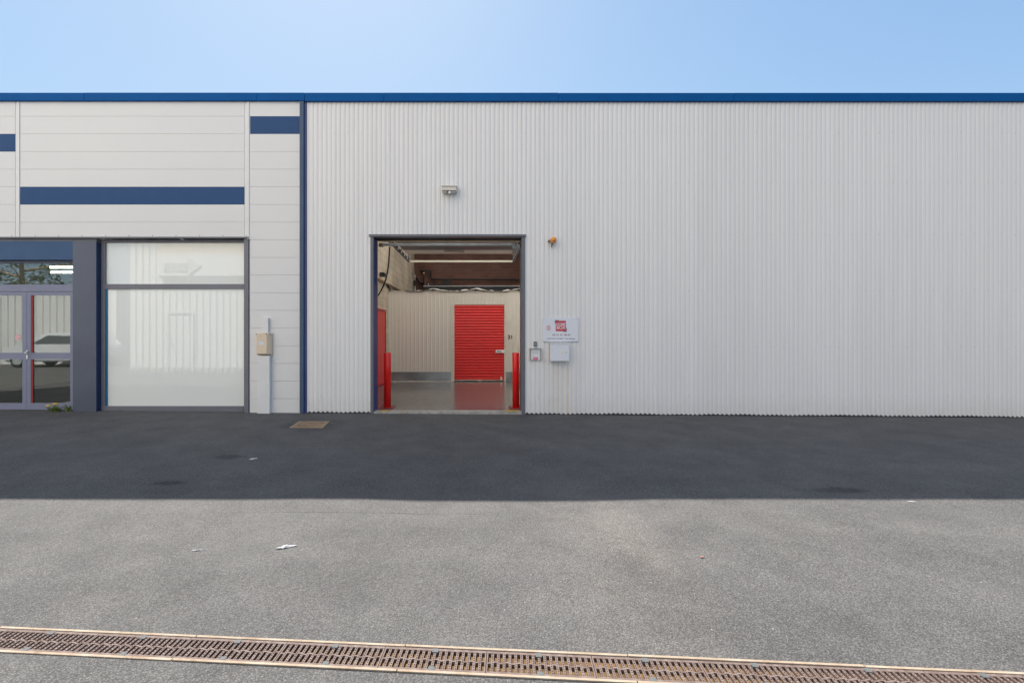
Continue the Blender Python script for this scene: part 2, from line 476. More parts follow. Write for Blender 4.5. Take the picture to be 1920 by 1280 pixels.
def drain():
    ox = 0.0; oy = edge_y(0.0)
    root = empty('drainage_channel', (ox, oy, 0.001), ANG)
    tag(root, 'long pale edged drainage channel crossing the asphalt in the foreground', 'drain')
    rw = 0.0125
    LX = 12.3
    for y0, y1 in ((-rw, 0.0), (-DW, -DW + rw)):
        m = MB(); x = -LX; i = 0
        while x < LX:
            x2 = min(LX, x + 0.995)
            m.box(x + 0.0015, x2 - 0.0015, y0, y1, -0.06, 0.004 + random.uniform(-0.001, 0.0015)); x = x2 + 0.002
        m.build('edge_rail', M['rail'], root)
    m = MB(); m.box(-LX, LX, -DW + rw + 0.001, -rw - 0.001, -0.075, -0.0135); m.build('silt_bed', M['silt'], root)
    # one grate, then copies
    PL = 0.462; gw0, gw1 = -rw - 0.002, -DW + rw + 0.002   # inner width
    wid = gw0 - gw1
    def grate_mesh():
        m = MB(); zt, zb = 0.0, -0.010
        e = 0.014; mid = 0.007
        hl = PL / 2 - 0.0015
        cy = (gw0 + gw1) / 2
        m.box(-hl, hl, gw0 - e, gw0, zb, zt); m.box(-hl, hl, gw1, gw1 + e, zb, zt)
        n = 18; p = 2 * hl / n; bw = 0.0118
        for i in range(n):                                  # staggered web between the two rows of slots
            x0, x1 = -hl + i * p + bw / 2, -hl + (i + 1) * p - bw / 2
            o = 0.0035 if i % 2 else -0.0035
            m.box(x0 - (bw / 2 if i == 0 else 0), x1 + (bw / 2 if i == n - 1 else 0), cy + o - mid / 2, cy + o + mid / 2, zb, zt - 0.001)
        for h0, h1 in ((gw1 + e, cy), (cy + 0.0001, gw0 - e)):
            for i in range(n + 1):
                c = -hl + i * p
                a, b = max(-hl, c - bw / 2), min(hl, c + bw / 2)
                m.box(a, b, h0, h1, zb, zt - 0.0008)
                if 0 < i < n:
                    for j in range(4):
                        yy = h0 + (j + 0.5) * (h1 - h0) / 4
                        q = 0.0026
                        bm = m.bm
                        bs = [bm.verts.new((c + sx * q, yy + sy * q, zt - 0.0009)) for sx, sy in ((-1, -1), (1, -1), (1, 1), (-1, 1))]
                        tp = [bm.verts.new((c + sx * q * .5, yy + sy * q * .5, zt + 0.0022)) for sx, sy in ((-1, -1), (1, -1), (1, 1), (-1, 1))]
                        bm.faces.new(tp)
                        for u in range(4): bm.faces.new((bs[u], bs[(u + 1) % 4], tp[(u + 1) % 4], tp[u]))
        return m
    c0, s0 = math.cos(ANG), math.sin(ANG)
    def place(o, lx):
        o.location = (ox + lx * c0, oy + lx * s0, 0.001)
        o.rotation_euler = (0, 0, ANG)
    g = empty('drain_grate')
    tag(g, 'rusty cast iron grate section with two rows of slots in the drainage channel', 'drain grate', 'cast iron grates of the drainage channel')
    gm = grate_mesh().build('slotted_plate', M['grate'], g)
    plates = []
    for yy in (gw0 - 0.013, gw1 + 0.013):
        m = MB(); m.box(-0.014, 0.014, yy - 0.0125, yy + 0.0125, -0.012, 0.002, 0.001)
        plates.append(m.build('lock_plate', M['lock'], g))
    first = True
    # a joint between grates was read at photo x = 1107
    j0 = G(1107, 1225); lx0 = (j0 - Vector((ox, oy, 0))).dot(dirv) + PL / 2
    for i in range(-13, 13):
        lx = lx0 + i * PL
        if first:
            place(g, lx); first = False; continue
        r = g.copy(); COL.objects.link(r); place(r, lx)
        for ch in [gm] + plates:
            c = ch.copy(); COL.objects.link(c); c.parent = r
drain()

# rectangular rusty cover
a, b, c_, d = G(560, 789.5), G(619, 789.5), G(604.5, 802.6), G(542.5, 801.6)
cc = (a + b + c_ + d) / 4
root = empty('manhole_cover', (cc.x, cc.y, gz(cc.x, cc.y))); tag(root, 'rusty brown rectangular manhole cover set in the asphalt near the wall', 'manhole cover')
def shrink(f, zz): return [((p.x - cc.x) * f, (p.y - cc.y) * f, zz) for p in (d, c_, b, a)]
m = MB(); o_, i_ = shrink(1.0, 0.004), shrink(0.78, 0.004)
for k in range(4): m.prism([o_[k], o_[(k + 1) % 4], i_[(k + 1) % 4], i_[k]], (0, 0, -0.02))
m.build('rim', M['cover_frame'], root)
m = MB(); m.prism(shrink(0.765, 0.003), (0, 0, -0.02)); m.build('lid', M['cover_rust'], root)

# ------------------------------------------------------------------ the warehouse
DOOR_L, DOOR_R, DOOR_T = X(700.5), X(978.0), Z(444.5)
FLOOR = 0.047
XL, YB = -2.636, 10.5                                    # inner left wall, back wall
XE = 13.0                                               # right end of the building
wh = empty('warehouse', (0, 0, 0)); tag(wh, 'white corrugated steel warehouse with blue roof edge and open doorway', 'warehouse')

def corrugated(x0, x1, z0f, z1, hole=None, per=0.0808, amp=0.0050, seg=12, zig=0.010, y=0.0):
    m = MB(); bm = m.bm
    n = int((x1 - x0) / per * seg)
    prev = None
    for i in range(n + 1):
        x = x0 + (x1 - x0) * i / n
        ph = 2 * math.pi * (x - x0) / per
        # rounded pans with a tighter valley
        yy = y - amp + 2 * amp * (0.5 - 0.5 * math.cos(ph)) ** 3
        zb = z0f(x) + zig * (-math.cos(ph))
        cur = (x, yy, zb)
        if prev:
            lo0, lo1 = prev[2], cur[2]
            mx = (prev[0] + cur[0]) / 2
            if hole and hole[0] < mx < hole[1]: lo0 = lo1 = hole[2]
            f = bm.faces.new([bm.verts.new(p) for p in ((prev[0], prev[1], lo0), (cur[0], cur[1], lo1), (cur[0], cur[1], z1), (prev[0], prev[1], z1))])
            f.smooth = True
        prev = cur
    bmesh.ops.remove_doubles(bm, verts=bm.verts, dist=0.0001)
    return m

ROOF_Z = Z(192.5)
m = corrugated(X(576), XE, lambda x: gz(x) + 0.022 + 0.004 * math.sin(x * 3.1) + 0.003 * math.sin(x * 11), ROOF_Z + 0.02, (DOOR_L, DOOR_R, DOOR_T))
screw_from = len(m.bm.faces)
for zz in (Z(250), Z(343), Z(440), Z(545), Z(650), Z(742)):       # fixing screws
    i = 0; x = X(576)
    while x < XE - 0.1:
        x = X(576) + 0.0808 * (3 * i) + 0.0
        i += 1
        if DOOR_L - 0.12 < x < DOOR_R + 0.12 and zz < DOOR_T + 0.1: continue
        m.lathe([(0.006, 0.0), (0.006, 0.003), (0.003, 0.005)], (x, -0.0083, zz + random.uniform(-.004, .004)), 'Y', 6)
cw = m.build('corrugated_wall', M['corrugated'], wh)
cw.data.materials.append(M['screw_grey'])
for p in cw.data.polygons[screw_from:]: p.material_index = 1
m = MB(); m.box(X(577), DOOR_L - 0.06, 0.018, 0.029, gz(-3) - 0.2, 0.16); m.build('base_gap_shade', M['dark_gap'], wh)  # dark strip that paints the shade in the gap under the sheet
m = MB(); m.box(DOOR_R + 0.07, XE, 0.018, 0.029, -0.3, 0.16); m.build('base_gap_shade', M['dark_gap'], wh)
m = MB(); m.box(X(577), DOOR_L - 0.12, 0.03, 0.10, gz(0) - 0.1, ROOF_Z - 0.01); m.box(DOOR_R + 0.12, XE, 0.03, 0.10, -0.2, ROOF_Z - 0.01)
m.box(DOOR_L - 0.12, DOOR_R + 0.12, 0.03, 0.10, DOOR_T + 0.02, ROOF_Z - 0.01)
m.build('inner_lining', M['duct_grey'], wh)

def fascia(x0, x1, yb, top, bot, parent, joints):
    m = MB(); xs = [x0] + joints + [x1]
    for a_, b_ in zip(xs, xs[1:]):
        m.box(a_ + 0.0015, b_ - 0.0015, yb - 0.045 - random.uniform(0, .004), yb + 0.3, bot, top + random.uniform(-.003, .003), 0.006)
    return m.build('fascia', M['blue_trim'], parent)
k_ = 1 - 0.045 / D
def Zf(py): return H - (py - VY) * S * k_
f = fascia(X(573), XE, 0.0, Zf(174.2), Zf(189.8), wh, [X(573) + 3.1 * i + 1.4 for i in range(0, 6)])
m = MB(); m.box(X(576), XE, -0.030, 0.0, ROOF_Z - 0.0, Zf(189.8) - 0.004); m.build('eaves_flashing', M['blue_reveal'], wh)
m = MB(); m.box(X(563.5), X(571), -0.045, 0.10, gz(X(567)) - 0.02, Zf(189.5) - 0.002, 0.003); m.build('corner_trim', M['corner_blue'], wh)
m = MB(); m.box(X(571) + 0.002, X(575.5), -0.012, 0.10, gz(X(567)) - 0.02, Zf(189.5) - 0.002); m.build('corner_gap', M['blue_reveal'], wh)

# doorway surround
m = MB()
m.box(DOOR_L - 0.052, DOOR_L, -0.022, 0.10, gz(-1.9) - 0.02, DOOR_T, 0.002); m.box(DOOR_R, DOOR_R + 0.062, -0.022, 0.10, gz(.75) - 0.02, DOOR_T, 0.002)
m.box(X(692.5), X(986), -0.040, 0.10, DOOR_T + 0.001, DOOR_T + 0.042, 0.003)
m.build('door_surround', M['gunmetal'], wh)
m = MB(); m.box(DOOR_L - 0.10, DOOR_L + 0.001, 0.101, 0.33, 0.0, DOOR_T - 0.01); m.box(DOOR_L, DOOR_L + 0.004, -0.018, 0.1005, gz(-1.9), DOOR_T - 0.01)
m.build('door_reveal', M['blue_reveal'], wh)
m = MB(); m.box(DOOR_R + 0.0, DOOR_R + 0.10, 0.101, 0.33, 0.0, DOOR_T - 0.01); m.build('door_reveal', M['gunmetal'], wh)
m = MB(); m.box(DOOR_L - 0.1, DOOR_R + 0.1, 0.101, 0.33, DOOR_T + 0.002, DOOR_T + 0.25); m.build('door_soffit', M['dark_gap'], wh)

# shell: side, back, roof with a rooflight
m = MB()
m.box(XL - 0.2, XL, 0.34, YB + 0.2, -0.2, 5.40); m.build('side_wall', M['block_tan'], wh)
m = MB(); m.box(XL - 0.0, 9.0, YB, YB + 0.2, -0.2, 5.40); m.build('back_wall', M['brick_red'], wh)
m = MB(); m.box(6.0, 6.2, 0.34, YB - 0.001, -0.2, 5.40); m.build('side_wall', M['duct_grey'], wh)
RX0, RX1, RY0, RY1 = -2.5, 5.6, 0.7, 5.0
RX2, RX3, RY2, RY3 = -2.5, 1.2, 7.6, 9.0
m = MB(); zt, zb = 5.54, 5.42
m.box(X(573), XE, 0.02, RY0, zb, zt); m.box(X(573), RX0, RY0, RY1, zb, zt); m.box(RX1, XE, RY0, RY1, zb, zt)
m.box(X(573), XE, RY1, RY2, zb, zt); m.box(X(573), RX2, RY2, RY3, zb, zt); m.box(RX3, XE, RY2, RY3, zb, zt); m.box(X(573), XE, RY3, 16, zb, zt)
m.build('roof', M['ceiling_steel'], wh)
for q in ((RX0, RX1, RY0, RY1), (RX2, RX3, RY2, RY3)):
    m = MB(); m.quad((q[0], q[2], zt - .02), (q[1], q[2], zt - .02), (q[1], q[3], zt - .02), (q[0], q[3], zt - .02)); m.build('rooflight', M['rooflight'], wh)
m = MB(); m.box(X(573), X(573) + 0.06, 0.34, 16, -0.2, 5.41); m.box(XE - 0.06, XE, 0.34, 16, -0.2, 5.41); m.box(X(573), XE, 15.9, 16, -0.2, 5.41); m.build('outer_wall', M['cladding'], wh)

# sealed floor and threshold
m = MB(); m.box(XL, 6.0, 0.16, YB, -0.1, FLOOR); tag(m.build('floor', M['floor']), 'glossy grey brown sealed floor inside the doorway', kind='structure')
m = MB(); m.box(DOOR_L + 0.005, DOOR_R - 0.001, -0.012, 0.158, -0.1, FLOOR - 0.002, 0.004)
th = tag(m.build('threshold', M['concrete']), 'worn pale concrete threshold under the open doorway', 'threshold')
def blot(name, mat, x0, x1, y0, y1, z, parent):
    pts = []
    for i in range(14):
        t = 2 * math.pi * i / 14
        rr = random.uniform(0.75, 1.05)
        pts.append(((x0 + x1) / 2 + (x1 - x0) / 2 * rr * math.cos(t), (y0 + y1) / 2 + (y1 - y0) / 2 * rr * math.sin(t), z))
    m = MB(); m.poly(pts); return m.build(name, mat, parent)
for q, mt in (((708.5, 731, 0.0, 0.15), 'yellow_paint'), ((749, 768, 0.02, 0.07), 'orange_paint'), ((944, 975, 0.0, 0.15), 'yellow_paint')):
    blot('paint_mark', M[mt], X(q[0]), X(q[1]), q[2], q[3], FLOOR + 0.001, th)

# ------------------------------------------------------------------ overhead door (rolled back under the roof)
od = empty('overhead_door', (0, 0, 0)); tag(od, 'opened white sectional overhead door slid back inside the doorway', 'overhead door')
ZD = 3.40
YP0, YP1 = 0.55, D * 0.386
sec = (YP1 - YP0) / 5
for i in range(5):
    m = MB(); m.box(-1.78, 0.80, YP0 + i * sec + 0.003, YP0 + (i + 1) * sec - 0.003, ZD, ZD + 0.04, 0.003)
    m.build('door_section', M['door_white'] if i == 4 else M['gunmetal'], od)  # last section white, others dark: interior light put into the colours
m = MB(); ys = YP1 - sec
m.box(X(833, ys), X(871, ys), ys - 0.05, ys + 0.03, ZD - 0.05, ZD - 0.002, 0.004); m.build('lift_handle', M['partition_trim'], od)
for sx in (-1.93, 0.915):
    m = MB(); ye = D * 0.529
    m.box(sx, sx + 0.05, 0.45, ye, ZD - 0.025, ZD - 0.02); m.box(sx, sx + 0.006, 0.45, ye, ZD - 0.02, ZD + 0.05); m.box(sx + 0.007, sx + 0.05, 0.45, ye, ZD + 0.045, ZD + 0.05)
    m.box(sx + 0.01, sx + 0.04, ye - 1.2, ye - 1.14, ZD + 0.05, 5.4); m.box(sx + 0.01, sx + 0.04, ye - 0.06, ye - 0.02, ZD + 0.05, 5.4)
    m.build('track', M['gunmetal'], od)
m = MB(); m.box(-1.88, 0.912, D * 0.529 - 0.06, D * 0.529, ZD - 0.03, ZD + 0.02); m.build('cross_bar', M['partition_trim'], od)
m = MB(); m.tube([(X(717, .42), .42, Z(458.5, .42)), (X(961, .42), .42, Z(458.5, .42))], 0.026, 14); m.build('spring_shaft', M['shaft_zinc'], od)
m = MB(); m.box(X(709, .36), X(976, .36), 0.34, 0.38, Z(453.4, .36), Z(450, .36), 0.004); m.build('lintel_bar', M['tan_steel'], od)
m = MB(); m.box(X(960, .45), X(966, .45), .40, .48, Z(466, .45), Z(456.5, .45), .003); m.box(X(968, .45), X(975.5, .45), .42, .46, Z(464, .45), Z(459, .45), .003)
m.tube([(X(961.5, .8), .8, Z(476, .8)), (X(966, .5), .5, Z(463, .5))], 0.03, 8); m.build('bearing_bracket', M['galvanised'], od)
m = MB(); m.box(X(711, .45), X(719, .45), .40, .48, Z(463, .45), Z(456, .45), .003); m.build('bearing_bracket', M['brown_steel'], od)
for i in range(7):
    yy = 1.2 + i * 0.45
    m = MB(); m.lathe([(0.028, 0), (0.028, 0.02)], (-1.90, yy, ZD + 0.012), 'X', 12); m.build('roller', M['galvanised'], od)
m = MB(); pts = []
for i in range(14):
    t = i / 13
    px = 730.5 - 3.5 * t - 18 * t ** 3.2; py = 463 + 91 * t - 0 * t
    pts.append((X(px, .75), .75, Z(py, .75)))
tag(MB().tube(pts, 0.014, 10).build('hanging_cable', M['black']), 'thick black cable hanging inside the left of the doorway', 'cable')

# ------------------------------------------------------------------ inside: partition with red roller door
YP = 0.632 * D
def XP(px): return X(px, YP)
def ZP(py): return Z(py, YP)
pw = empty('storage_partition', (0, YP, FLOOR)); tag(pw, 'beige ribbed steel storage partition across the back of the unit', 'partition')
def inP(m, name, mat, parent=pw):
    o = m.build(name, mat, parent)
    if parent is pw: o.matrix_parent_inverse = Matrix.Translation((0, -YP, -FLOOR))
    return o
RDL, RDR, RDT = XP(852), XP(945.5), ZP(572)
def ribbed(x0, x1, z0, z1):
    m = MB(); bm = m.bm; x = x0; prof = []
    per = 0.114
    while x < x1 - 1e-6:
        for dx, dy in ((0, 0), (0.082, 0), (0.090, 0.0035), (0.106, 0.0035)):
            if x + dx <= x1: prof.append((x + dx, YP - dy))
        x += per
    prof.append((x1, YP))
    for a_, b_ in zip(prof, prof[1:]):
        bm.faces.new([bm.verts.new(p) for p in ((a_[0], a_[1], z0), (b_[0], b_[1], z0), (b_[0], b_[1], z1), (a_[0], a_[1], z1))])
    bm.faces.new([bm.verts.new(p) for p in ((x0, YP + .06, z0), (x1, YP + .06, z0), (x1, YP + .06, z1), (x0, YP + .06, z1))])
    return m
PT = ZP(547.5)
inP(ribbed(XL + 0.005, RDL - 0.09, FLOOR, PT), 'ribbed_panel', M['partition'])
inP(ribbed(RDR + 0.05, 5.9, FLOOR, PT), 'ribbed_panel', M['partition'])
inP(ribbed(RDL - 0.088, RDR + 0.048, RDT + 0.02, PT), 'ribbed_panel', M['partition'])
m = MB(); m.box(XL + 0.002, XL + 0.05, YP - 0.03, YP + 0.02, FLOOR, PT + 0.005); m.box(XL + 0.051, 5.9, YP - 0.014, YP + 0.05, PT + 0.002, PT + 0.03)
m.box(RDL - 0.088, RDL - 0.004, YP - 0.016, YP + 0.03, FLOOR, RDT + 0.018); m.box(RDR + 0.003, RDR + 0.048, YP - 0.016, YP + 0.03, FLOOR, RDT + 0.018)
inP(m, 'edge_trim', M['partition_trim'])
m = MB(); xx = [XL + 0.052, XP(803), XP(832), RDL - 0.092]
for a_, b_ in zip(xx, xx[1:]): m.box(a_, b_ - 0.002, YP - 0.012, YP - 0.008, FLOOR + 0.004, ZP(697), 0.0)
m.box(RDR + 0.05, 5.9, YP - 0.012, YP - 0.008, FLOOR + 0.004, ZP(697))
inP(m, 'kick_plate', M['kick_steel'])
m = MB(); m.box(XL + 0.052, RDL - 0.092, YP - 0.02, YP - 0.013, FLOOR, FLOOR + 0.02); inP(m, 'floor_rail', M['partition_trim'])
# inner face lid of the storage cells so that they are dark behind the shutter
m = MB(); m.box(RDL - 0.08, RDR + 0.04, YP + 0.07, YP + 0.09, FLOOR, PT - 0.01); inP(m, 'backing_panel', M['partition'])

def shutter(x0, x1, z0, z1, y, n):
    m = MB(); bm = m.bm; prev = None
    for i in range(n * 8 + 1):
        z = z0 + (z1 - z0) * i / (n * 8)
        t = (i % 8) / 8
        yy = y - 0.016 * math.sin(math.pi * t) ** 0.7 - (0.003 if t < 0.13 else 0)
        if prev:
            f_ = bm.faces.new([bm.verts.new(p) for p in ((x0, prev[1], prev[0]), (x1, prev[1], prev[0]), (x1, yy, z), (x0, yy, z))])
        prev = (z, yy)
    return m
rd = inP(shutter(RDL, RDR, FLOOR + 0.045, RDT, YP + 0.012, 27), 'roller_door', M['red_door'])
def sub(m, name, mat, par):
    o = m.build(name, mat, par); o.matrix_parent_inverse = (Matrix.Translation((0, YP, FLOOR)) @ Matrix.Translation((0, -YP, -FLOOR))).inverted(); return o
m = MB(); m.box(RDL + 0.004, RDR - 0.004, YP - 0.012, YP + 0.02, FLOOR + 0.030, FLOOR + 0.046); m.box(XP(896), XP(903), YP - 0.04, YP - 0.013, FLOOR + 0.02, FLOOR + 0.045)
sub(m, 'bottom_bar', M['partition_trim'], rd)
m = MB(); m.box(RDL + 0.004, RDR - 0.004, YP - 0.004, YP + 0.02, FLOOR + 0.001, FLOOR + 0.029); sub(m, 'rubber_seal', M['black'], rd)
m = MB(); m.box(XP(929.5), RDR + 0.004, YP - 0.028, YP - 0.0165, ZP(661.3), ZP(655.8), 0.002); lt = sub(m, 'latch', M['door_white'], rd)
m = MB(); m.box(XP(932), XP(937), YP - 0.036, YP - 0.0285, ZP(659), ZP(657.5)); m.tube([(XP(938), YP - 0.04, ZP(657)), (XP(939.3), YP - 0.045, ZP(658.5)), (XP(938.5), YP - 0.04, ZP(661))], 0.010, 8); sub(m, 'padlock', M['gunmetal'], rd)
m = MB(); m.box(XP(938.2), XP(941.5), YP - 0.014, YP - 0.003, FLOOR + 0.047, ZP(706), 0.002); sub(m, 'pull_tab', M['partition_trim'], rd)
ns = empty('unit_number', (XP(957), YP - 0.010, ZP(632))); tag(ns, 'small dark red number stuck on the partition right of the shutter', 'number sign')
text('digits', '21', 0.155, (0, 0, 0), M['maroon'], ns, bold=0.004)

# crumpled film and wires along the top of the partition
m = MB(); bm = m.bm
def strip(pts, w):
    prev = None
    for p in pts:
        a_, b_ = bm.verts.new((p[0], YP - 0.02, p[1])), bm.verts.new((p[0], YP + 0.06, p[1] + w * random.uniform(0.4, 1.2)))
        if prev: bm.faces.new((prev[0], a_, b_, prev[1]))
        prev = (a_, b_)
px = 760.0; pts = []
while px < 985:
    t = ((px - 812) / 80.0) % 1.0
    sag = abs(2 * t - 1) ** 1.6
    pts.append((XP(px), ZP(547.2 - 4.6 * sag + random.uniform(-0.4, 0.4)))); px += 6
strip(pts, 0.05)
tag(m.build('plastic_film', M['foil']), 'crumpled pale plastic film draped along the top of the partition', 'plastic film')
wires = empty('cable_run', (0, YP, PT)); tag(wires, 'thin dark wires sagging along the partition top', 'cable')
for dz in (0, 0.03):
    pts = []
    for i in range(46):
        px = 760 + i * 5; t = ((px - 812) / 80.0) % 1.0
        pts.append((XP(px), -0.03, ZP(546.5 - 4.0 * abs(2 * t - 1) ** 1.4) - PT + dz * math.sin(i * .8)))
    MB().tube(pts, 0.006, 6).build('wire', M['black'], wires)
for px in (812, 892, 973):
    m = MB(); m.tube([(XP(px), -0.035, ZP(547) - PT), (XP(px), -0.035, ZP(541) - PT)], 0.010, 8); m.lathe([(0.022, 0), (0.022, 0.02)], (XP(px), -0.045, ZP(544) - PT), 'Y', 10); m.build('clip', M['black'], wires)

# beam, pipes and gear high on the back wall
YW = YB - 0.12
def PW(px, py, y=YW): return (X(px, y), y, Z(py, y))
m = MB(); m.box(X(794, YW - .3), X(1100, YW - .3), YW - 0.38, YW - 0.1, Z(545, YW - .3), Z(537.5, YW - .3)); bmo = m.build('steel_beam', M['black'])
tag(bmo, 'dark steel beam running along the brick wall above the partition', 'beam')
m = MB(); m.box(X(794, YW - .3), X(1100, YW - .3), YW - 0.40, YW - 0.06, Z(537.4, YW - .3), Z(536.2, YW - .3)); m.build('top_flange', M['galvanised'], bmo)
tag(MB().tube([PW(788, 507.5), PW(806.5, 507.5), PW(808, 509), PW(808, 521), PW(809.5, 523.2), PW(1100, 525.4)], 0.03, 10).build('black_pipe', M['black']), 'black pipe stepping down and running along the brick wall', 'pipe')
pp = empty('drain_pipe', PW(794, 540)); tag(pp, 'vertical black pipe with brass valve in the corner of the brick wall', 'pipe')
o_ = Vector(PW(794, 540))
m = MB().tube([Vector((0, 0, 0)), Vector(PW(794, 509)) - o_], 0.032, 10); m.build('riser', M['black'], pp)
m = MB().tube([Vector(PW(794.5, 515)) - o_ - Vector((0, .04, 0)), Vector(PW(794.5, 511)) - o_ - Vector((0, .04, 0))], 0.05, 10); m.build('valve', M['brown_steel'], pp)
tag(MB().tube([PW(777.5, 519), PW(794, 534)], 0.035, 8).build('brace', M['black']), 'sloping black brace in the corner above the partition', 'brace')
hx = empty('wall_heater', PW(840, 537)); tag(hx, 'dark boxy machine on the beam before the brick wall', 'heater')
o_ = Vector(PW(840, 537))
m = MB(); w_ = S * (1 + YW / D)
m.box(-7.5 * w_, 4 * w_, -0.3, 0, 0, 10.5 * w_, 0.02); m.build('housing', M['black'], hx)
m = MB(); m.box(-27 * w_, -7.6 * w_, -0.2, -.05, 0, 2.0 * w_); m.box(-27 * w_, -24 * w_, -0.2, -.05, 2.01 * w_, 9 * w_); m.box(-12 * w_, -10 * w_, -0.2, -.05, 2.01 * w_, 8 * w_); m.build('bracket', M['black'], hx)
m = MB(); m.lathe([(3.2 * w_, 0), (3.2 * w_, .12), (1.5 * w_, .14)], (-36 * w_, -0.1, 4 * w_), 'Y', 14); m.build('motor', M['black'], hx)
m = MB(); m.lathe([(1.3 * w_, 0), (1.3 * w_, .03)], (-35.5 * w_, -0.24, 3 * w_), 'Y', 12); m.build('cap', M['galvanised'], hx)

# things on the inner left wall
def LW(px, py):                     # point on the left wall seen at a photo pixel
    k = (XL + 0.0) / ((px - VX) * S)
    return Vector((XL, D * (k - 1), H - (py - VY) * S * k))
p1, p2 = LW(719.8, 584.5), LW(719.8, 718)
sd = empty('side_shutter', (XL, 4.2, FLOOR)); tag(sd, 'red door on the left wall beside the bollard, seen edge on', 'door')
m = MB(); yh = p1.y
m.box(0.0, 0.03, yh - 4.2 - 1.3, yh - 4.2, 0.012, p1.z - FLOOR, 0.002)
for i in range(25): m.box(0.031, 0.038, yh - 4.2 - 1.29, yh - 4.2 - 0.01, 0.03 + i * .08, 0.085 + i * .08)
m.build('leaf', M['red_door'], sd)
m = MB(); m.box(0.0, 0.06, yh - 4.2 - 1.36, yh - 4.2 + 0.05, p1.z - FLOOR + 0.002, p1.z - FLOOR + 0.05); m.box(0.0, 0.05, yh - 4.2 + 0.003, yh - 4.2 + 0.05, 0, p1.z - FLOOR); m.build('door_frame', M['red_dull'], sd)
q1, q2 = LW(700, 518.3), LW(770, 554)
tag(MB().tube([(XL + 0.04, 1.0, 2.86), (XL + 0.04, 9.5, 2.86)], 0.035, 10).build('wall_pipe', M['brown_steel']), 'tan pipe running level along the left inner wall', 'pipe')
fp = LW(712, 515)
fl = empty('inner_floodlight', fp); tag(fl, 'small black lamp on the inner left wall near the cable', 'lamp')
m = MB(); m.box(0.02, 0.14, -0.12, 0.12, -0.05, 0.05, 0.012); m.build('housing', M['black'], fl)
m = MB(); m.tube([(0, 0, 0.0), (0.03, 0, 0.03), (0.05, 0, 0.02)], 0.012, 8); m.build('bracket', M['black'], fl)
cb = LW(724, 541)
tag(MB().tube([(XL + .03, cb.y, cb.z + .12), (XL + .06, cb.y + .25, cb.z), (XL + .05, cb.y + .55, cb.z - .12), (XL + .05, cb.y + 1.1, cb.z - .16)], 0.03, 8).build('bent_hose', M['black']), 'short bent black hose on the left wall above the partition', 'hose')
jb = LW(778.0, 533)
jx = empty('junction_box', (XL, YB - .25, jb.z)); tag(jx, 'small black junction box with conduit in the back corner', 'junction box')
m = MB(); m.box(0.02, 0.12, -0.1, 0.1, -0.10, 0.10, .006); m.build('case', M['black'], jx)
m = MB(); m.tube([(0.06, 0, 0.1), (0.06, 0, 0.34)], 0.015, 8); m.build('conduit', M['duct_grey'], jx); m = MB(); m.tube([(0.06, 0, -0.1), (0.06, 0, -0.5)], 0.02, 8); m.build('conduit', M['duct_grey'], jx)

# bollards
def bollard(px, base_y, label):
    y = H and ((H - FLOOR) / (S * (base_y - VY)) - 1) * D
    r = empty('bollard', (X(px, y), y, FLOOR)); tag(r, label, 'bollard', 'red bollards guarding the doorway')
    h = 1.03
    MB().lathe([(0.066, 0.012), (0.066, h - 0.01), (0.060, h)], seg=28).build('post', M['red_gloss'], r)
    MB().box(-0.13, 0.13, -0.13, 0.13, 0.001, 0.012, 0.002).build('base_plate', M['red_dull'], r)
    for sx in (-1, 1):
        for sy in (-1, 1):
            MB().lathe([(0.014, 0.0), (0.014, 0.014), (0.006, 0.015), (0.006, 0.03)], (sx * .1, sy * .1, 0.0125), 'Z', 6).build('bolt', M['gunmetal'], r)
    return r
bollard(726.5, 764.0, 'red steel bollard beside the blue left reveal of the doorway')
bollard(967.3, 764.5, 'red steel bollard at the right side of the doorway near the shutter latch')

# ------------------------------------------------------------------ things on the corrugated wall
W0 = -0.0095                                             # crest line of the sheet
fl = empty('wall_light', (X(843), W0, Z(358))); tag(fl, 'small beige box light with sensor on the wall above the doorway', 'wall light')
MB().box(-0.13, 0.13, -0.135, -0.002, -0.035, 0.058, 0.008).build('housing', M['lamp_beige'], fl)
m = MB(); m.prism([(-.138, 0, .060), (-.138, -.150, .034), (-.138, -.150, .042), (-.138, 0, .072)], (.276, 0, 0)); m.build('hood', M['lamp_grey'], fl)
MB().box(-0.105, 0.11, -0.10, -0.002, -0.062, -0.036, 0.006).build('gasket', M['lamp_grey'], fl)
m = MB(); m.lathe([(0.012, 0), (0.026, 0.012), (0.026, 0.03), (0.01, 0.042)], (0.01, -0.09, -0.066), 'Y', 14); m.build('sensor', M['white_plastic'], fl)
m = MB(); m.tube([(-.045, -.09, -.040), (-.02, -.10, -.060)], 0.010, 8); m.build('sensor_arm', M['black'], fl)

bc = empty('beacon', (X(1036), W0, Z(452))); tag(bc, 'orange warning beacon on the wall right of the doorway', 'beacon')
MB().lathe([(0.050, 0.03), (0.055, 0.05), (0.054, 0.10), (0.045, 0.13), (0.025, 0.148), (0.004, 0.152)], axis='Y', seg=24).build('lens', M['amber'], bc)
MB().lathe([(0.042, 0.0), (0.045, 0.028)], axis='Y', seg=20).build('base', M['black'], bc)
MB().box(-0.085, -0.04, -0.03, -0.002, -0.02, 0.012, 0.003).build('bracket', M['gunmetal'], bc)
MB().tube([(-0.01, -0.02, -0.04), (-0.018, -0.025, -0.075), (-0.026, -0.01, -0.115)], [0.014, 0.008, 0.006], 8).build('cable', M['black'], bc)

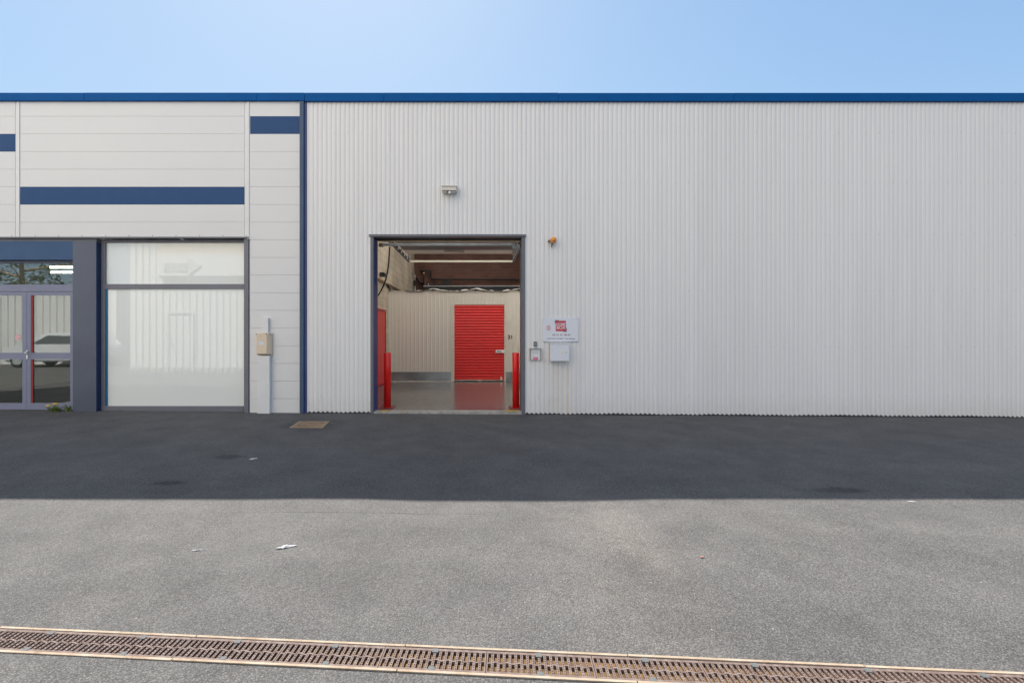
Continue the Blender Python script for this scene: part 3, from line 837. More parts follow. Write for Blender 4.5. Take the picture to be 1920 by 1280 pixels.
# sign board
sg = empty('sign_board', (X(1050.5), W0 - 0.012, Z(617.5))); tag(sg, 'white company sign with red square logo on the corrugated wall', 'sign')
def sx_(px): return (px - 1050.5) * S
def sz_(py): return (617.5 - py) * S
MB().box(sx_(1017), sx_(1084), -0.008, 0.004, sz_(640), sz_(595.5), 0.003).build('board', M['sign_white'], sg)
m = MB(); m.box(sx_(1041.5), sx_(1060.5), -0.0105, -0.0085, sz_(620.8), sz_(601.3)); lg = m.build('logo', M['red_sticker'], sg)
m = MB()
m.box(sx_(1040), sx_(1047), -0.0115, -0.0095, sz_(601.6), sz_(600)); m.box(sx_(1040), sx_(1041.4), -0.0115, -0.0095, sz_(606.6), sz_(601.62))
m.build('logo_bracket', M['print_dark'], lg); m = MB()
m.box(sx_(1055.5), sx_(1062), -0.0115, -0.0095, sz_(622), sz_(620.9)); m.box(sx_(1060.6), sx_(1062), -0.0115, -0.0095, sz_(620.88), sz_(615.5))
m.build('logo_bracket', M['print_dark'], lg)
text('lettering', 'HOME', 0.073, (sx_(1051.2), -0.0112, sz_(608.2)), M['white_plastic'], lg, bold=0.0008, squeeze=0.80)
text('lettering', 'BOX', 0.082, (sx_(1051.2), -0.0112, sz_(614.3)), M['white_plastic'], lg, bold=0.001, squeeze=0.92)
m = MB()
for s_ in (1, -1):
    pts = []
    for i in range(11):
        t = math.pi * i / 10
        pts.append((sx_(1028) + 0.038 * math.cos(t), -0.0095, sz_(614.7) + s_ * (0.004 + 0.042 * math.sin(t))))
    m.prism(pts, (0, 0.0005, 0))
m.build('round_stamp', M['pale_pink'], sg)
text('phone_line', '02 51 06 08 06', 0.037, (sx_(1052.5), -0.0086, sz_(627.8)), M['print_plum'], sg, bold=0.0012, squeeze=1.45)
text('strap_line', 'LOCATION DE BOX  Tous volumes', 0.030, (sx_(1051), -0.0086, sz_(634.8)), M['print_dark'], sg, bold=0.0007, squeeze=1.10)
for cx_, cz_ in ((1019.5, 598), (1082, 598), (1019.5, 637.5), (1082, 637.5)): MB().lathe([(0.007, 0.0), (0.005, 0.003)], (sx_(cx_), -0.0085, sz_(cz_)), 'Y', 10).build('fixing', M['galvanised'], sg)

# letter box
mb = empty('letter_box', (X(1047.5), W0, Z(659.5))); tag(mb, 'white metal letter box hanging under the sign', 'letter box')
w_, h_ = 17.5 * S, 16.5 * S
MB().box(-w_ + .006, w_ - .006, -0.098, 0.0, -h_ + .004, h_ - .01, 0.003).build('case', M['white_plastic'], mb)
MB().box(-w_, w_, -0.112, -0.0985, -h_, h_ - 0.022, 0.004).build('door', M['sign_white'], mb)
m = MB(); m.prism([(-w_, 0.0, h_ - .008), (-w_, -.116, h_ - .016), (-w_, -.116, h_ - .006), (-w_, 0.0, h_ + .004)], (2 * w_, 0, 0)); m.build('lid', M['white_plastic'], mb)
MB().box(0.012, 0.090, -0.114, -0.1125, -0.008, 0.012).build('name_plate', M['cream_label'], mb)
MB().lathe([(0.007, 0.0), (0.007, 0.005)], (0.115, -0.1125, 0.0), 'Y', 12).build('lock', M['gunmetal'], mb)

# entry panel under its hood
kp = empty('entry_panel', (X(1003.5), W0, Z(664))); tag(kp, 'entry keypad under a thin metal hood beside the doorway, pink sticker below', 'keypad')
w_ = 11.5 * S; h_ = 12 * S
m = MB(); m.box(-w_ + .007, w_ - .007, -0.06, 0.0, h_ - .006, h_, 0.001); m.box(-w_, -w_ + .006, -0.06, 0.0, -h_, h_, 0.001); m.box(w_ - .006, w_, -0.06, 0.0, -h_, h_, 0.001); m.build('hood', M['lamp_beige'], kp)
MB().box(-0.078, 0.078, -0.028, -0.001, -0.100, 0.085, 0.003).build('face_plate', M['white_plastic'], kp)
m = MB()
for i in range(4):
    for j in range(3): m.box(-0.050 + i * .027, -0.033 + i * .027, -0.031, -0.0285, 0.012 + j * .022, 0.028 + j * .022)
m.build('key', M['lamp_grey'], kp)
MB().box(-0.042, 0.046, -0.0305, -0.0285, -0.096, -0.046).build('sticker', M['pink_sticker'], kp)
ks = empty('key_switch', (X(1003), W0, Z(644.8))); tag(ks, 'tiny dark grey switch box on the wall above the entry keypad', 'switch')
MB().box(-0.027, 0.027, -0.035, 0.0, -0.043, 0.043, 0.004).build('case', M['gunmetal'], ks)
MB().lathe([(0.012, 0), (0.012, 0.006), (0.005, 0.007)], (0, -0.0352, 0), 'Y', 14).build('key_barrel', M['galvanised'], ks)

# ------------------------------------------------------------------ the neighbouring shop
sh = empty('shop_building', (0, 0, 0)); tag(sh, 'shop front of white horizontal panels with blue bands left of the warehouse', 'shop')
XLE = X(-420)
f = fascia(XLE, X(572.7), 0.0, Zf(173.8), Zf(188.8), sh, [X(-120), X(162), X(484)])
rows = [188.5, 218.2] + [218.2 + 33.05 * i for i in range(1, 18)]
def rows_between(y0, y1):
    out = []
    for a_, b_ in zip(rows, rows[1:]):
        if b_ <= y0 + 1 or a_ >= y1 - 1: continue
        out.append((max(a_, y0), min(b_, y1)))
    return out
GAP = 0.0022
m = MB(); bands = []
def bay(x0, x1, y0, y1, band):
    for a_, b_ in rows_between(y0, y1):
        mt = Z(a_) - GAP; mb_ = Z(b_) + GAP * 0.4
        if b_ - a_ < 12 and b_ > 770: mb_ = gz(X(x0)) + 0.004
        if abs(a_ - band) < 2:
            bands.append((x0, x1, mb_, mt)); continue
        m.box(X(x0), X(x1), 0.0, 0.028, mb_, mt, 0.0015)
bay(-420, 28.3, 188.5, 445, 251.25)
bay(38, 458.2, 188.5, 445, 350.4)
bay(469, 562.8, 188.5, 776, 218.2)
m.build('panel_wall', M['cladding'], sh)
for x0, x1, z0, z1 in bands:
    b_ = MB(); b_.box(X(x0), X(x1), -0.001, 0.028, z0, z1, 0.0015); b_.build('blue_band', M['blue_band'], sh)
m = MB(); m.box(XLE, X(466), 0.032, 0.12, Z(445), Zf(188.9)); m.box(X(466) + .001, X(563), 0.032, 0.12, gz(X(500)) - .02, Zf(188.9)); m.build('panel_backing', M['duct_grey'], sh)
m = MB()
for x0, x1, r0, r1, yb in ((28.4, 37.9, 32.6, 37.2, 445), (458.3, 468.9, 463.2, 467.4, 449)):
    m = MB(); m.box(X(x0), X(x1), 0.006, 0.030, Z(yb), Zf(188.9)); m.box(X(r0), X(r1), -0.010, 0.0055, Z(yb), Zf(188.9), 0.002)
    m.build('joint_strip', M['duct_grey'], sh)
m = MB(); m.box(XLE, X(467), -0.035, 0.03, Z(447.2), Z(444.6), 0.002); m.build('drip_trim', M['gunmetal'], sh)
m = MB()
for i in range(14): m.lathe([(0.008, 0.0), (0.005, 0.006)], (X(-110 + 44 * i), -0.0005, Z(441.8)), 'Y', 8)
m.build('rivet', M['gunmetal'], sh)
# roof, side and back of the shop
m = MB(); m.box(XLE, X(572), 0.02, 12, 5.42, 5.54); m.build('roof', M['roof_grey'], sh)
m = MB(); m.box(XLE - 0.1, XLE - .001, 0, 12, -0.1, 5.41); m.box(XLE, X(560), 11.9, 12, -0.1, 5.41); m.box(X(562), X(566), 0.13, 11.89, -0.1, 5.41); m.build('outer_wall', M['cladding'], sh)
# lintel panel and pillar
YD = 0.17
m = MB(); m.box(XLE, X(136.3), 0.0, 0.15, Z(487), Z(452.3), 0.002); m.build('lintel_panel', M['lintel_blue'], sh)
m = MB(); m.box(XLE, X(180.4), 0.012, 0.14, Z(452.2), Z(447.3)); m.build('lintel_flashing', M['gunmetal'], sh)
m = MB(); m.box(X(136.3) + .001, X(180.4), -0.002, 0.30, gz(X(150)) - 0.01, Z(452.3), 0.003); m.build('pillar', M['pillar_grey'], sh)
m = MB(); m.box(X(180.4) - .02, X(180.4) + .003, 0.001, 0.099, gz(X(180)), Z(455)); m.build('pillar_reveal', M['navy_reveal'], sh)
# window
YWn = 0.10
def XW(px): return X(px, YWn)
def ZW(py): return Z(py, YWn)
wn = empty('shop_window', (0, 0, 0)); wn.parent = sh; wn.name = 'window'
gb = gz(X(330)) - 0.01
m = MB()
xl, xa, xb = X(180.4) + 0.004, XW(197.3), XW(457)
m.box(xl, xa, YWn, YWn + .07, gb, ZW(449.7)); m.box(xa, xb, YWn, YWn + .07, ZW(454.8), ZW(449.7)); m.box(xa, xb, YWn, YWn + .07, ZW(541.6), ZW(532.4), 0.003)
m.box(xa + .001, xb, YWn - 0.004, YWn + .07, ZW(768), ZW(761), 0.003); m.box(xa, xb, YWn - .012, YWn + .07, gb, ZW(768.1))
m.box(X(457.2), X(465.5), 0.0, YWn + .07, gb, Z(447.3), 0.002); m.box(X(458), XW(457) + .02, YWn, YWn + .069, gb, ZW(449.8))
m.build('frame', M['frame_grey'], wn)
for t0, t1 in ((454.8, 532.4), (541.6, 761)):
    m = MB(); m.box(xa - .004, xb + .004, YWn + .030, YWn + .036, ZW(t1) - .004, ZW(t0) + .004); m.build('pane', M['film_glass'], wn)
m = MB(); m.box(xa + .001, xa + .022, YWn + .012, YWn + .028, ZW(760.8), ZW(541.8)); m.build('edge_strip', M['teal_reflection'], wn)  # coloured bar standing in for a teal reflection at the pane edge
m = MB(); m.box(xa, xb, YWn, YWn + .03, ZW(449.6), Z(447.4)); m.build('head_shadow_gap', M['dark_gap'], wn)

# glazed double door with a transom light
def XD(px): return X(px, YD)
def ZD_(py): return Z(py, YD)
tr = empty('transom', (0, 0, 0)); tr.parent = sh
m = MB(); x0_, x1_ = XD(-130), XD(137.5)
m.box(x0_, x1_, YD, YD + .06, ZD_(493.3), ZD_(486), 0.002); m.box(x0_, x1_, YD, YD + .06, ZD_(546.5), ZD_(533.4), 0.002)
m.box(XD(-130), XD(-37.5), YD, YD + .06, gz(-9), ZD_(546.6)); m.box(XD(135.9), x1_, YD, YD + .06, gz(-8), ZD_(546.6))
m.build('frame', M['door_frame_violet'], tr)
m = MB(); m.box(x0_, x1_, YD + .028, YD + .034, ZD_(533.5), ZD_(493.2)); m.build('pane', M['door_glass'], tr)
def leaf(x0, x1, right):
    lf = empty('glass_door', (0, 0, 0)); lf.parent = sh
    st = 7.3 if right else 8.0
    se = 4.6 if right else 8.0
    m = MB(); y0, y1 = YD + .006, YD + .05
    m.box(XD(x0), XD(x0 + st), y0, y1, ZD_(768.3), ZD_(547), .002); m.box(XD(x1 - se), XD(x1), y0, y1, ZD_(768.3), ZD_(547), .002)
    for a_, b_ in ((547, 553.3), (661.2, 673.4), (755.8, 768.3)): m.box(XD(x0 + st), XD(x1 - se), y0 + .001, y1, ZD_(b_), ZD_(a_), .001)
    m.build('frame', M['door_frame_violet'], lf)
    for a_, b_ in ((553.3, 661.2), (673.4, 755.8)):
        m = MB(); m.box(XD(x0 + st) - .003, XD(x1 - se) + .003, YD + .026, YD + .031, ZD_(b_) - .003, ZD_(a_) + .003); m.build('pane', M['door_glass'], lf)
    if right:
        m = MB()
        for a_, b_ in ((553.6, 661), (673.6, 755.5)): m.box(XD(x0 + st) + .001, XD(x0 + st) + .030, YD + .012, YD + .024, ZD_(b_), ZD_(a_))
        m.build('edge_strip', M['red_dull'], lf)
        m = MB(); m.tube([(XD(50.5), YD + .004, ZD_(660)), (XD(50.0), YD - .04, ZD_(660)), (XD(52), YD - .055, ZD_(660.8)), (XD(58.5), YD - .05, ZD_(662.5))], 0.011, 8)
        m.lathe([(.020, 0), (.020, .008)], (XD(50.6), YD + .005, ZD_(658)), 'Y', 12); m.box(XD(49.3), XD(52.6), YD - .006, YD + .005, ZD_(673), ZD_(665), .004); m.build('handle', M['silver'], lf)
    else:
        m = MB(); m.lathe([(0.052, 0), (0.052, .0006)], (XD(30.5), YD + .0255, ZD_(632.2)), 'Y', 20); m.build('round_sticker', M['pale_pink'], lf)
leaf(-37, 49.3, False)
leaf(49.8, 135.7, True)
m = MB(); m.box(XD(-130), XD(136), YD - .03, YD + .08, ZD_(770), ZD_(768.7)); m.build('door_sill', M['red_dull'], sh)
m = MB(); m.box(XLE, X(136), 0.02, YD + .08, gz(-8) - .05, ZD_(770.2), .004); m.build('door_step', M['concrete'], sh)
m = MB(); m.box(XLE, x0_, YD, YD + .06, gz(-9), Z(486)); m.build('side_panel', M['lintel_blue'], sh)
# room behind the glazed door
RM = XD(-300)
m = MB(); m.box(RM, X(560), 5.0, 5.1, 0.0, 3.2); m.box(RM - .1, RM, .25, 5.0, 0.0, 3.2); m.box(X(183), X(187), .31, 5.0, 0.0, 3.2); m.build('room_wall', M['duct_grey'], sh)
m = MB(); m.box(RM, X(182), .24, 5.0, -0.05, 0.055); m.build('room_floor', M['duct_grey'], sh)
m = MB(); m.box(RM, X(182), .24, 5.0, 3.2, 3.25); m.build('room_ceiling', M['duct_grey'], sh)
for py in (501.3, 510.6):
    yy = 2.2 if py < 505 else 2.9
    lamp = empty('tube_light', (X(118, yy), yy, Z(py, yy) + .03)); tag(lamp, 'lit white ceiling tube behind the transom, %s of the two' % ('upper' if py < 505 else 'lower'), 'tube light', 'lit tubes behind the shop transom')
    MB().tube([(-.29, 0, -.03), (1.0, 0, -.03)], 0.02, 10).build('tube', M['tube_lit'], lamp)
    m = MB(); m.box(-.32, 1.03, -.04, .04, -.008, .03); m.tube([(-.2, 0, .03), (-.2, 0, 3.19 - (Z(py, yy) + .03))], .006, 6); m.tube([(.9, 0, .03), (.9, 0, 3.19 - (Z(py, yy) + .03))], .006, 6); m.build('holder', M['white_plastic'], lamp)

# meter box and ducts
db = empty('meter_box', (X(498.8), -0.001, Z(645))); tag(db, 'beige electric box with round white sticker on the panelled wall', 'meter box')
w_ = 13 * S; hh = 20.5 * S
MB().box(-w_, w_, -0.05, 0.0, -hh, hh, 0.004).build('back_case', M['beige_box'], db)
m = MB(); bm = m.bm
a_ = [(-w_, -.0505, -hh), (w_, -.0505, -hh), (w_, -.0505, hh), (-w_, -.0505, hh)]
b_ = [(-w_ + .012, -.12, -hh + .028), (w_ - .055, -.12, -hh + .028), (w_ - .055, -.12, hh - .015), (-w_ + .012, -.12, hh - .015)]
va = [bm.verts.new(p) for p in a_]; vb = [bm.verts.new(p) for p in b_]
bm.faces.new(va[::-1]); bm.faces.new(vb)
for i in range(4): bm.faces.new((va[i], va[(i + 1) % 4], vb[(i + 1) % 4], vb[i]))
bmesh.ops.bevel(bm, geom=list(bm.edges), offset=.004, segments=2, affect='EDGES')
m.build('cover', M['beige_box'], db)
pts = [(-.028 + .046 * math.cos(t) * (1 + .08 * math.sin(3 * t)), -.1212, .018 + .038 * math.sin(t)) for t in [i * math.pi / 10 for i in range(20)]]
m = MB(); m.poly(pts); m.build('sticker', M['sticker_grey'], db)
m = MB()
for cx_, cz_ in ((-w_ + .012, hh - .018), (w_ - .062, hh - .018), (w_ - .012, hh - .018), (w_ - .012, -hh + .014)): m.lathe([(.010, 0), (.010, .004)], (cx_, -.122 if cx_ < w_ - .02 else -.085, cz_), 'Y', 10)
m.build('screw', M['gunmetal'], db)
m = MB(); m.box(X(486.6), X(509.3), -0.085, -0.001, gz(X(498)) - .01, Z(666.2), 0.003)
tag(m.build('cable_duct', M['duct_grey']), 'wide white cable duct rising from the ground to the beige box', 'cable duct')
m = MB(); m.box(X(494), X(505.5), -0.06, -0.001, Z(624.2), Z(595.8), 0.003)
tag(m.build('cable_duct', M['duct_grey']), 'short narrow white cable duct on top of the beige box', 'cable duct')

# ------------------------------------------------------------------ weeds and litter
def weed(x, y, z, n, hgt, label, flowers):
    r = empty('weed', (x, y, z)); tag(r, label, 'weed')
    m = MB(); bm = m.bm
    for i in range(n):
        a = random.uniform(0, 2 * math.pi); L = hgt * random.uniform(.5, 1.1); wd = hgt * random.uniform(.07, .16)
        d = Vector((math.cos(a), math.sin(a), 0)); sd_ = Vector((-d.y, d.x, 0)); b0 = d * random.uniform(0, hgt * .8) * Vector((1.5, .5, 0)).length * .5
        lean = random.uniform(.3, 1.1); prev = None
        for j in range(5):
            t = j / 4
            c = b0 + d * (L * lean * t * t) + Vector((0, 0, L * (t - .35 * lean * t * t)))
            ww = wd * math.sin(math.pi * (0.15 + .85 * t)) * .8 + .001
            cur = (bm.verts.new(c - sd_ * ww), bm.verts.new(c + sd_ * ww))
            if prev: bm.faces.new((prev[0], prev[1], cur[1], cur[0]))
            prev = cur
    m.build('leaves', M['leaf'], r)
    for fx, fz in flowers:
        m = MB(); m.tube([(fx * .4, 0, 0), (fx * .8, -.01, fz * .6), (fx, -.02, fz)], .004, 6); st_ = m.build('flower', M['leaf'], r)
        m = MB(); bm = m.bm
        for i in range(16):
            a = 2 * math.pi * i / 16; d = Vector((math.cos(a), math.sin(a), 0)); s2 = Vector((-d.y, d.x, 0))
            c = Vector((fx, -.02, fz))
            bm.faces.new([bm.verts.new(p) for p in (c, c + d * .03 + s2 * .008 + Vector((0, 0, .004)), c + d * .044 + Vector((0, 0, .010)), c + d * .03 - s2 * .008 + Vector((0, 0, .004)))])
        m.lathe([(.020, -.004), (.044, .004), (.040, .016), (.015, .022)], (fx, -.02, fz), 'Z', 12)
        m.build('petals', M['petal'], st_)
weed(X(106), -0.03, gz(-7.5), 46, 0.13, 'green weed with two yellow flowers at the foot of the glazed door', [(-.09, .10), (.03, .135)])
weed(X(130), 0.0, gz(-7.3), 8, 0.15, 'thin dry grass tuft beside the grey pillar foot', [])
weed(X(216), 0.085, ZW(768.1), 8, 0.035, 'tiny green sprig growing on the shop window sill', [])

def scrap(px, py, sx, sy, mat, label, cat, rot, hgt=.005):
    g = G(px, py)
    m = MB(); bm = m.bm; nx, ny = 7, 4; grid = []
    for j in range(ny):
        row = []
        for i in range(nx):
            u, v = i / (nx - 1) - .5, j / (ny - 1) - .5
            taper = 1 - .75 * abs(u * 2) ** 1.4
            row.append(bm.verts.new((u * sx, v * sy * taper + .12 * sy * math.sin(5 * u), .003 + hgt * max(0, random.uniform(-.2, 1)) * taper)))
        grid.append(row)
    for a_, b_ in zip(grid, grid[1:]):
        for i in range(nx - 1): bm.faces.new((a_[i], a_[i + 1], b_[i + 1], b_[i]))
    r_ = bmesh.ops.solidify(bm, geom=list(bm.faces), thickness=.0015)
    o = m.build('paper_scrap' if mat == 'paper' else 'clay_chip', M[mat], None, (g.x, g.y, g.z + .002)); o.rotation_euler = (0, 0, rot)
    tag(o, label, cat)
scrap(537, 1026, .13, .030, 'paper', 'crumpled white paper scrap on the sunlit asphalt, largest piece of litter', 'litter', .35, .016)
scrap(475, 860.5, .085, .06, 'paper', 'white scrap on the shaded asphalt below the beige meter box', 'litter', .3)
scrap(369, 1032, .06, .012, 'paper', 'thin white sliver left of the crumpled paper scrap', 'litter', .2)
scrap(1710, 941, .07, .02, 'paper', 'white slip just past the shadow edge near the right side', 'litter', -.35)
scrap(1316, 1044.5, .032, .016, 'terracotta', 'orange clay chip on the sunlit asphalt right of centre', 'litter', 0, .003)

# ------------------------------------------------------------------ across the yard (mirrored in the glass)
def opposite():
    YO = -8.6
    b = empty('opposite_building', (-9.0, YO, 0)); tag(b, 'white ribbed building across the yard mirrored in the shop window', 'building')
    x0, x1, h = -13.0 + 9, -2.8 + 9, 7.6
    gx = gz(-9) - .05
    def ribs(xa, xb, y, z0, z1, per, dep):
        m = MB(); bm = m.bm; x = xa; pr = []
        while x < xb:
            for dx, dy in ((0, 0), (per * .72, 0), (per * .78, dep), (per * .94, dep)):
                if x + dx < xb: pr.append((x + dx, y + dy))
            x += per
        pr.append((xb, y))
        for p, q in zip(pr, pr[1:]): bm.faces.new([bm.verts.new(v) for v in ((p[0], p[1], z0), (q[0], q[1], z0), (q[0], q[1], z1), (p[0], p[1], z1))])
        return m
    ribs(x0, x1, 0, gx, h, 0.25, .05).build('ribbed_wall', M['cladding'], b)
    m = MB(); m.box(x0, x1, -4, -.02, h - .1, h); m.box(x0, x0 + .05, -4, -.01, gx, h - .11); m.box(x1 - .05, x1, -4, -.01, gx, h - .11); m.build('outer_wall', M['cladding'], b)
    cx = X(297) * 2.06 + 9
    m = MB(); m.box(cx, x1 + .05, .035, .30, 3.55, 4.35, .01); m.build('canopy_fascia', M['cladding'], b)
    m = MB(); m.box(cx, x1 + .05, .035, .28, 4.352, 5.0, .01); m.build('upper_band', M['beige_box'], b)
    m = MB(); m.box(cx, x1 + .05, .04, .24, 3.46, 3.546); m.build('canopy_soffit', M['sign_shade'], b)
    ax = X(300) * 2.03 + 9
    m = MB(); m.prism([(ax + .9, .31, 3.55), (ax + 1.38, .31, 3.92), (ax + .9, .31, 4.25)], (0, .05, 0))
    for i in range(8): m.box(ax + i * .11, ax + i * .11 + .07, .31, .35, 3.72, 4.02)
    m.build('arrow_sign', M['arrow_pale'], b)
    dx = X(302) * 2.04 + 9
    m = MB(); m.box(dx - .05, dx, .035, .08, gx, 2.2); m.box(dx + .9, dx + .95, .035, .08, gx, 2.2); m.box(dx - .05, dx + .95, .035, .08, 2.201, 2.26)
    d_ = m.build('door', M['duct_grey'], b)
    m = MB(); m.box(dx + .06, dx + .2, .06, .1, 1.0, 1.04); m.build('handle', M['gunmetal'], d_)
    m = MB(); m.box(x0 - .02, x1 + .02, .031, .05, gx, .18); m.build('plinth', M['concrete'], b)
    c = empty('far_building', (-30, -13, 0)); tag(c, 'low white ribbed building behind the parked car, mirrored in the glazed door', 'building')
    ribs(-14, 13.0, 0, -.3, 3.5, .33, .03).build('ribbed_wall', M['cladding'], c)
    m = MB(); m.box(-14, 13.0, -5, .02, 3.505, 3.62); m.build('roof', M['roof_grey'], c)
    m = MB(); m.box(12.9, 13.0, -5, -.01, -.3, 3.5); m.build('outer_wall', M['cladding'], c)
opposite()

def car(loc, rz, label):
    r = empty('parked_car', loc, rz); tag(r, label, 'car')
    prof = [(-2.0, .35), (-2.05, .62), (-1.95, .92), (-1.75, 1.0), (-1.45, 1.38), (-.9, 1.48), (.1, 1.47), (.55, 1.36), (1.1, .98), (1.75, .86), (2.02, .70), (2.05, .4), (1.9, .25), (-1.85, .25)]
    m = MB(); m.prism([(x, -.84, z) for x, z in prof], (0, 1.68, 0))
    bmesh.ops.bevel(m.bm, geom=list(m.bm.edges), offset=.07, segments=2, affect='EDGES')
    m.build('body', M['car_white'], r)
    for s_ in (-.846, .840):
        m = MB(); m.prism([(-1.5, s_, 1.0), (-1.25, s_, 1.33), (.1, s_, 1.36), (.75, s_, 1.0)], (0, .006, 0)); m.build('side_window', M['car_glass'], r)
    m = MB(); m.prism([(.60, -.68, 1.33), (.60, .68, 1.33), (1.10, .72, 1.0), (1.10, -.72, 1.0)], (.02, 0, .03)); m.build('windscreen', M['car_glass'], r)
    for wx in (-1.3, 1.3):
        for wy in (-.86, .68):
            m = MB(); m.lathe([(.2, 0), (.31, .02), (.31, .16), (.2, .18)], (wx, wy + .18, .31), 'Y', 20); wh_ = m.build('wheel', M['black'], r)
            m = MB(); m.lathe([(.19, 0), (.19, .19)], (wx, wy + .185, .31), 'Y', 16); m.build('rim', M['galvanised'], wh_)
    for s_ in (-.6, .6):
        m = MB(); m.lathe([(.09, 0), (.07, .04)], (2.0, s_, .66), 'X', 12); m.build('headlight', M['silver'], r)
car((-18.3, -11.7, 0), R(176), 'white parked hatchback across the yard, mirrored in the glazed door')

def tree(x, y, h, rad, label):
    r = empty('tree', (x, y, 0)); tag(r, label, 'tree')
    m = MB(); m.tube([(0, 0, 0), (.05, .1, h * .3), (-.1, .05, h * .6), (0, 0, h * .9)], [.22, .17, .1, .03], 10)
    for i in range(9):
        a = i * 2.4; z0 = h * (.3 + .05 * i)
        m.tube([(0, 0, z0), (rad * .4 * math.cos(a), rad * .4 * math.sin(a), z0 + .5), (rad * .8 * math.cos(a), rad * .8 * math.sin(a), z0 + .8)], [.08, .05, .015], 6)
    m.build('trunk', M['brown_steel'], r)
    m = MB(); bm = m.bm
    cl = [(random.uniform(-1, 1) * rad * .8, random.uniform(-1, 1) * rad * .8, h * random.uniform(.42, .95), random.uniform(.4, .9)) for _ in range(60)]
    for cx_, cy_, cz_, s_ in cl:
        for _ in range(90):
            p = Vector((random.gauss(cx_, s_ * .5), random.gauss(cy_, s_ * .5), random.gauss(cz_, s_ * .35)))
            u = Vector((random.gauss(0, 1), random.gauss(0, 1), random.gauss(0, 1))).normalized(); w2 = u.orthogonal().normalized() * .05; u *= .10
            bm.faces.new([bm.verts.new(p + v) for v in (-u, w2, u, -w2)])
    m.build('crown', M['leaf'], r)
tree(-27.5, -19, 9.5, 4.2, 'broad green tree behind the far building, mirrored in the transom')

# ------------------------------------------------------------------ light
AZ = R(20); LEN = 4.14; HT = Zf(174.2)
EL = math.atan(HT * math.cos(AZ) / LEN)
sd3 = Vector((-math.sin(AZ) * math.cos(EL), math.cos(AZ) * math.cos(EL), math.sin(EL)))
sun = bpy.data.lights.new('sun', 'SUN'); sun.energy = 3.2; sun.angle = R(0.5); sun.color = (1.0, 0.95, 0.88)
so = bpy.data.objects.new('sun', sun); COL.objects.link(so); so.rotation_euler = sd3.to_track_quat('Z', 'Y').to_euler(); so.location = (-10, 20, 30)
w = bpy.data.worlds.new('World'); scene.world = w; w.use_nodes = True
nt = w.node_tree
sky = nt.nodes.new('ShaderNodeTexSky'); sky.sky_type = 'NISHITA'; sky.sun_disc = False
sky.sun_elevation = EL; sky.sun_rotation = -AZ
sky.air_density = 1.0; sky.dust_density = 0.6; sky.ozone_density = 1.2
def vmath(op, a, b=None):
    x = nt.nodes.new('ShaderNodeVectorMath'); x.operation = op
    for i_, v_ in enumerate((a, b)):
        if v_ is None: continue
        if isinstance(v_, bpy.types.NodeSocket): nt.links.new(v_, x.inputs[i_])
        else: x.inputs[i_].default_value = v_
    return x.outputs[0] if op not in ('DOT_PRODUCT', 'LENGTH') else x.outputs[1]
def smath(op, a, b=0.0, clamp=False):
    x = nt.nodes.new('ShaderNodeMath'); x.operation = op; x.use_clamp = clamp
    for i_, v_ in enumerate((a, b)):
        if isinstance(v_, bpy.types.NodeSocket): nt.links.new(v_, x.inputs[i_])
        else: x.inputs[i_].default_value = v_
    return x.outputs[0]
# clear blue sky with the glare about the sun held back: c / sqrt(1 + (c/k)^2)
SKY_GAIN, SKY_K = (0.58, 0.69, 0.82), (1.88, 2.38, 2.97)
c_ = vmath('MULTIPLY', sky.outputs[0], SKY_GAIN)
q_ = vmath('DIVIDE', c_, SKY_K)
den = nt.nodes.new('ShaderNodeVectorMath'); den.operation = 'MULTIPLY_ADD'
nt.links.new(q_, den.inputs[0]); nt.links.new(q_, den.inputs[1]); den.inputs[2].default_value = (1, 1, 1)
root_ = vmath('POWER', den.outputs[0], (0.5, 0.5, 0.5))
clear = vmath('DIVIDE', c_, root_)
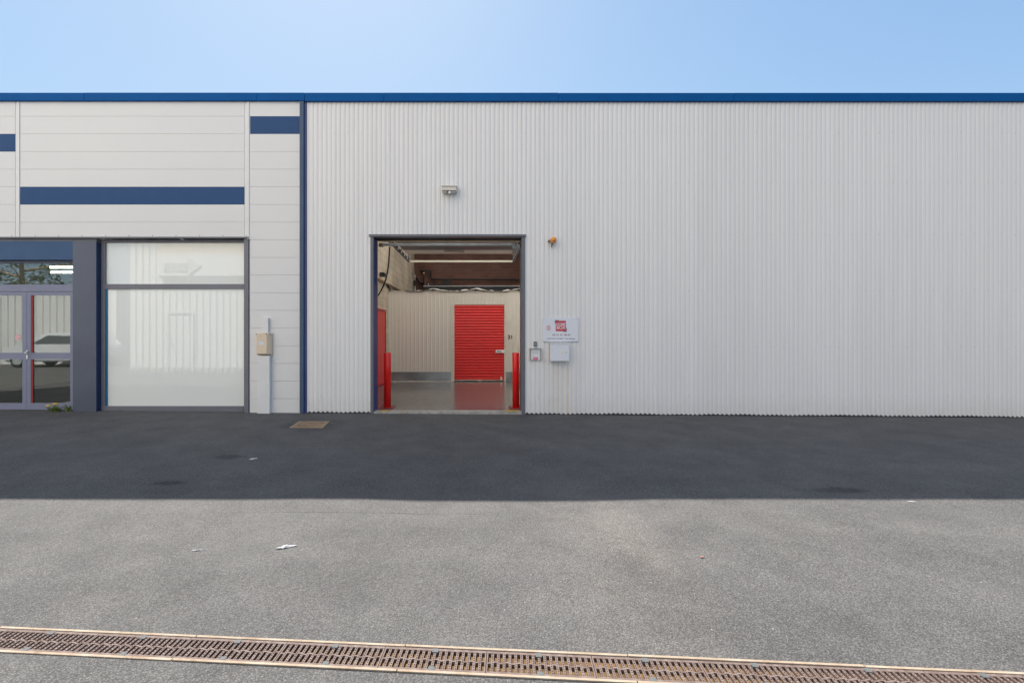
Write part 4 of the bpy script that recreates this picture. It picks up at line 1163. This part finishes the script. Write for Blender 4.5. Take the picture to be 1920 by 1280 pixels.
# bright unseen cloud added behind the camera to fill the shaded wall
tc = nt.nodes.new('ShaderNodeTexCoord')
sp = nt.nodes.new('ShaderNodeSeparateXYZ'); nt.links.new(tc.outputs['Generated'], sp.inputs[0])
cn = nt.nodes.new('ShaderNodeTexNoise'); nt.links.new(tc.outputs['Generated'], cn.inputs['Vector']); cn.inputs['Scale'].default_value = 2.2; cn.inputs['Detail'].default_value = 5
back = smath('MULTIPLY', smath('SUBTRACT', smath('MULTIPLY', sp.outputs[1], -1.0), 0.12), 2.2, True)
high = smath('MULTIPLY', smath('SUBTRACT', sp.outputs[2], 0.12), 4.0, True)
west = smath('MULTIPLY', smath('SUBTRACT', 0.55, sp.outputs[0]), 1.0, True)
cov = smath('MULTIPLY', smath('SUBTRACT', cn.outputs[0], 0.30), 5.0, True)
fill_cloud = smath('MULTIPLY', smath('MULTIPLY', back, high), smath('MULTIPLY', cov, west))
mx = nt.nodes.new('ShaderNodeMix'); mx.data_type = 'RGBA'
nt.links.new(fill_cloud, mx.inputs[0]); nt.links.new(clear, mx.inputs[6]); mx.inputs[7].default_value = (7.6, 6.8, 6.0, 1)
bg = nt.nodes['Background']; bg.inputs[1].default_value = 0.13
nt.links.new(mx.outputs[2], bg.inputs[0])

# ------------------------------------------------------------------ camera
cam = bpy.data.cameras.new('camera'); cam.sensor_width = 36; cam.lens = 16.0
cam.shift_x = (960 - VX) / 1920; cam.shift_y = -(640 - VY) / 1920
cam.clip_start = 0.05; cam.clip_end = 1000
co = bpy.data.objects.new('camera', cam); COL.objects.link(co)
co.location = (0, -D, H); co.rotation_euler = (R(90), 0, 0)
scene.camera = co

scene.view_settings.view_transform = 'Standard'; scene.view_settings.look = 'None'
scene.view_settings.exposure = 1.5; scene.view_settings.gamma = 1.0
scene.render.engine = 'CYCLES'
scene.cycles.use_denoising = True
scene.cycles.denoiser = 'OPENIMAGEDENOISE'; scene.cycles.denoising_input_passes = 'RGB_ALBEDO_NORMAL'; scene.cycles.denoising_prefilter = 'ACCURATE'
scene.cycles.max_bounces = 10; scene.cycles.diffuse_bounces = 5; scene.cycles.glossy_bounces = 5; scene.cycles.transparent_max_bounces = 12
scene.cycles.sample_clamp_indirect = 6.0
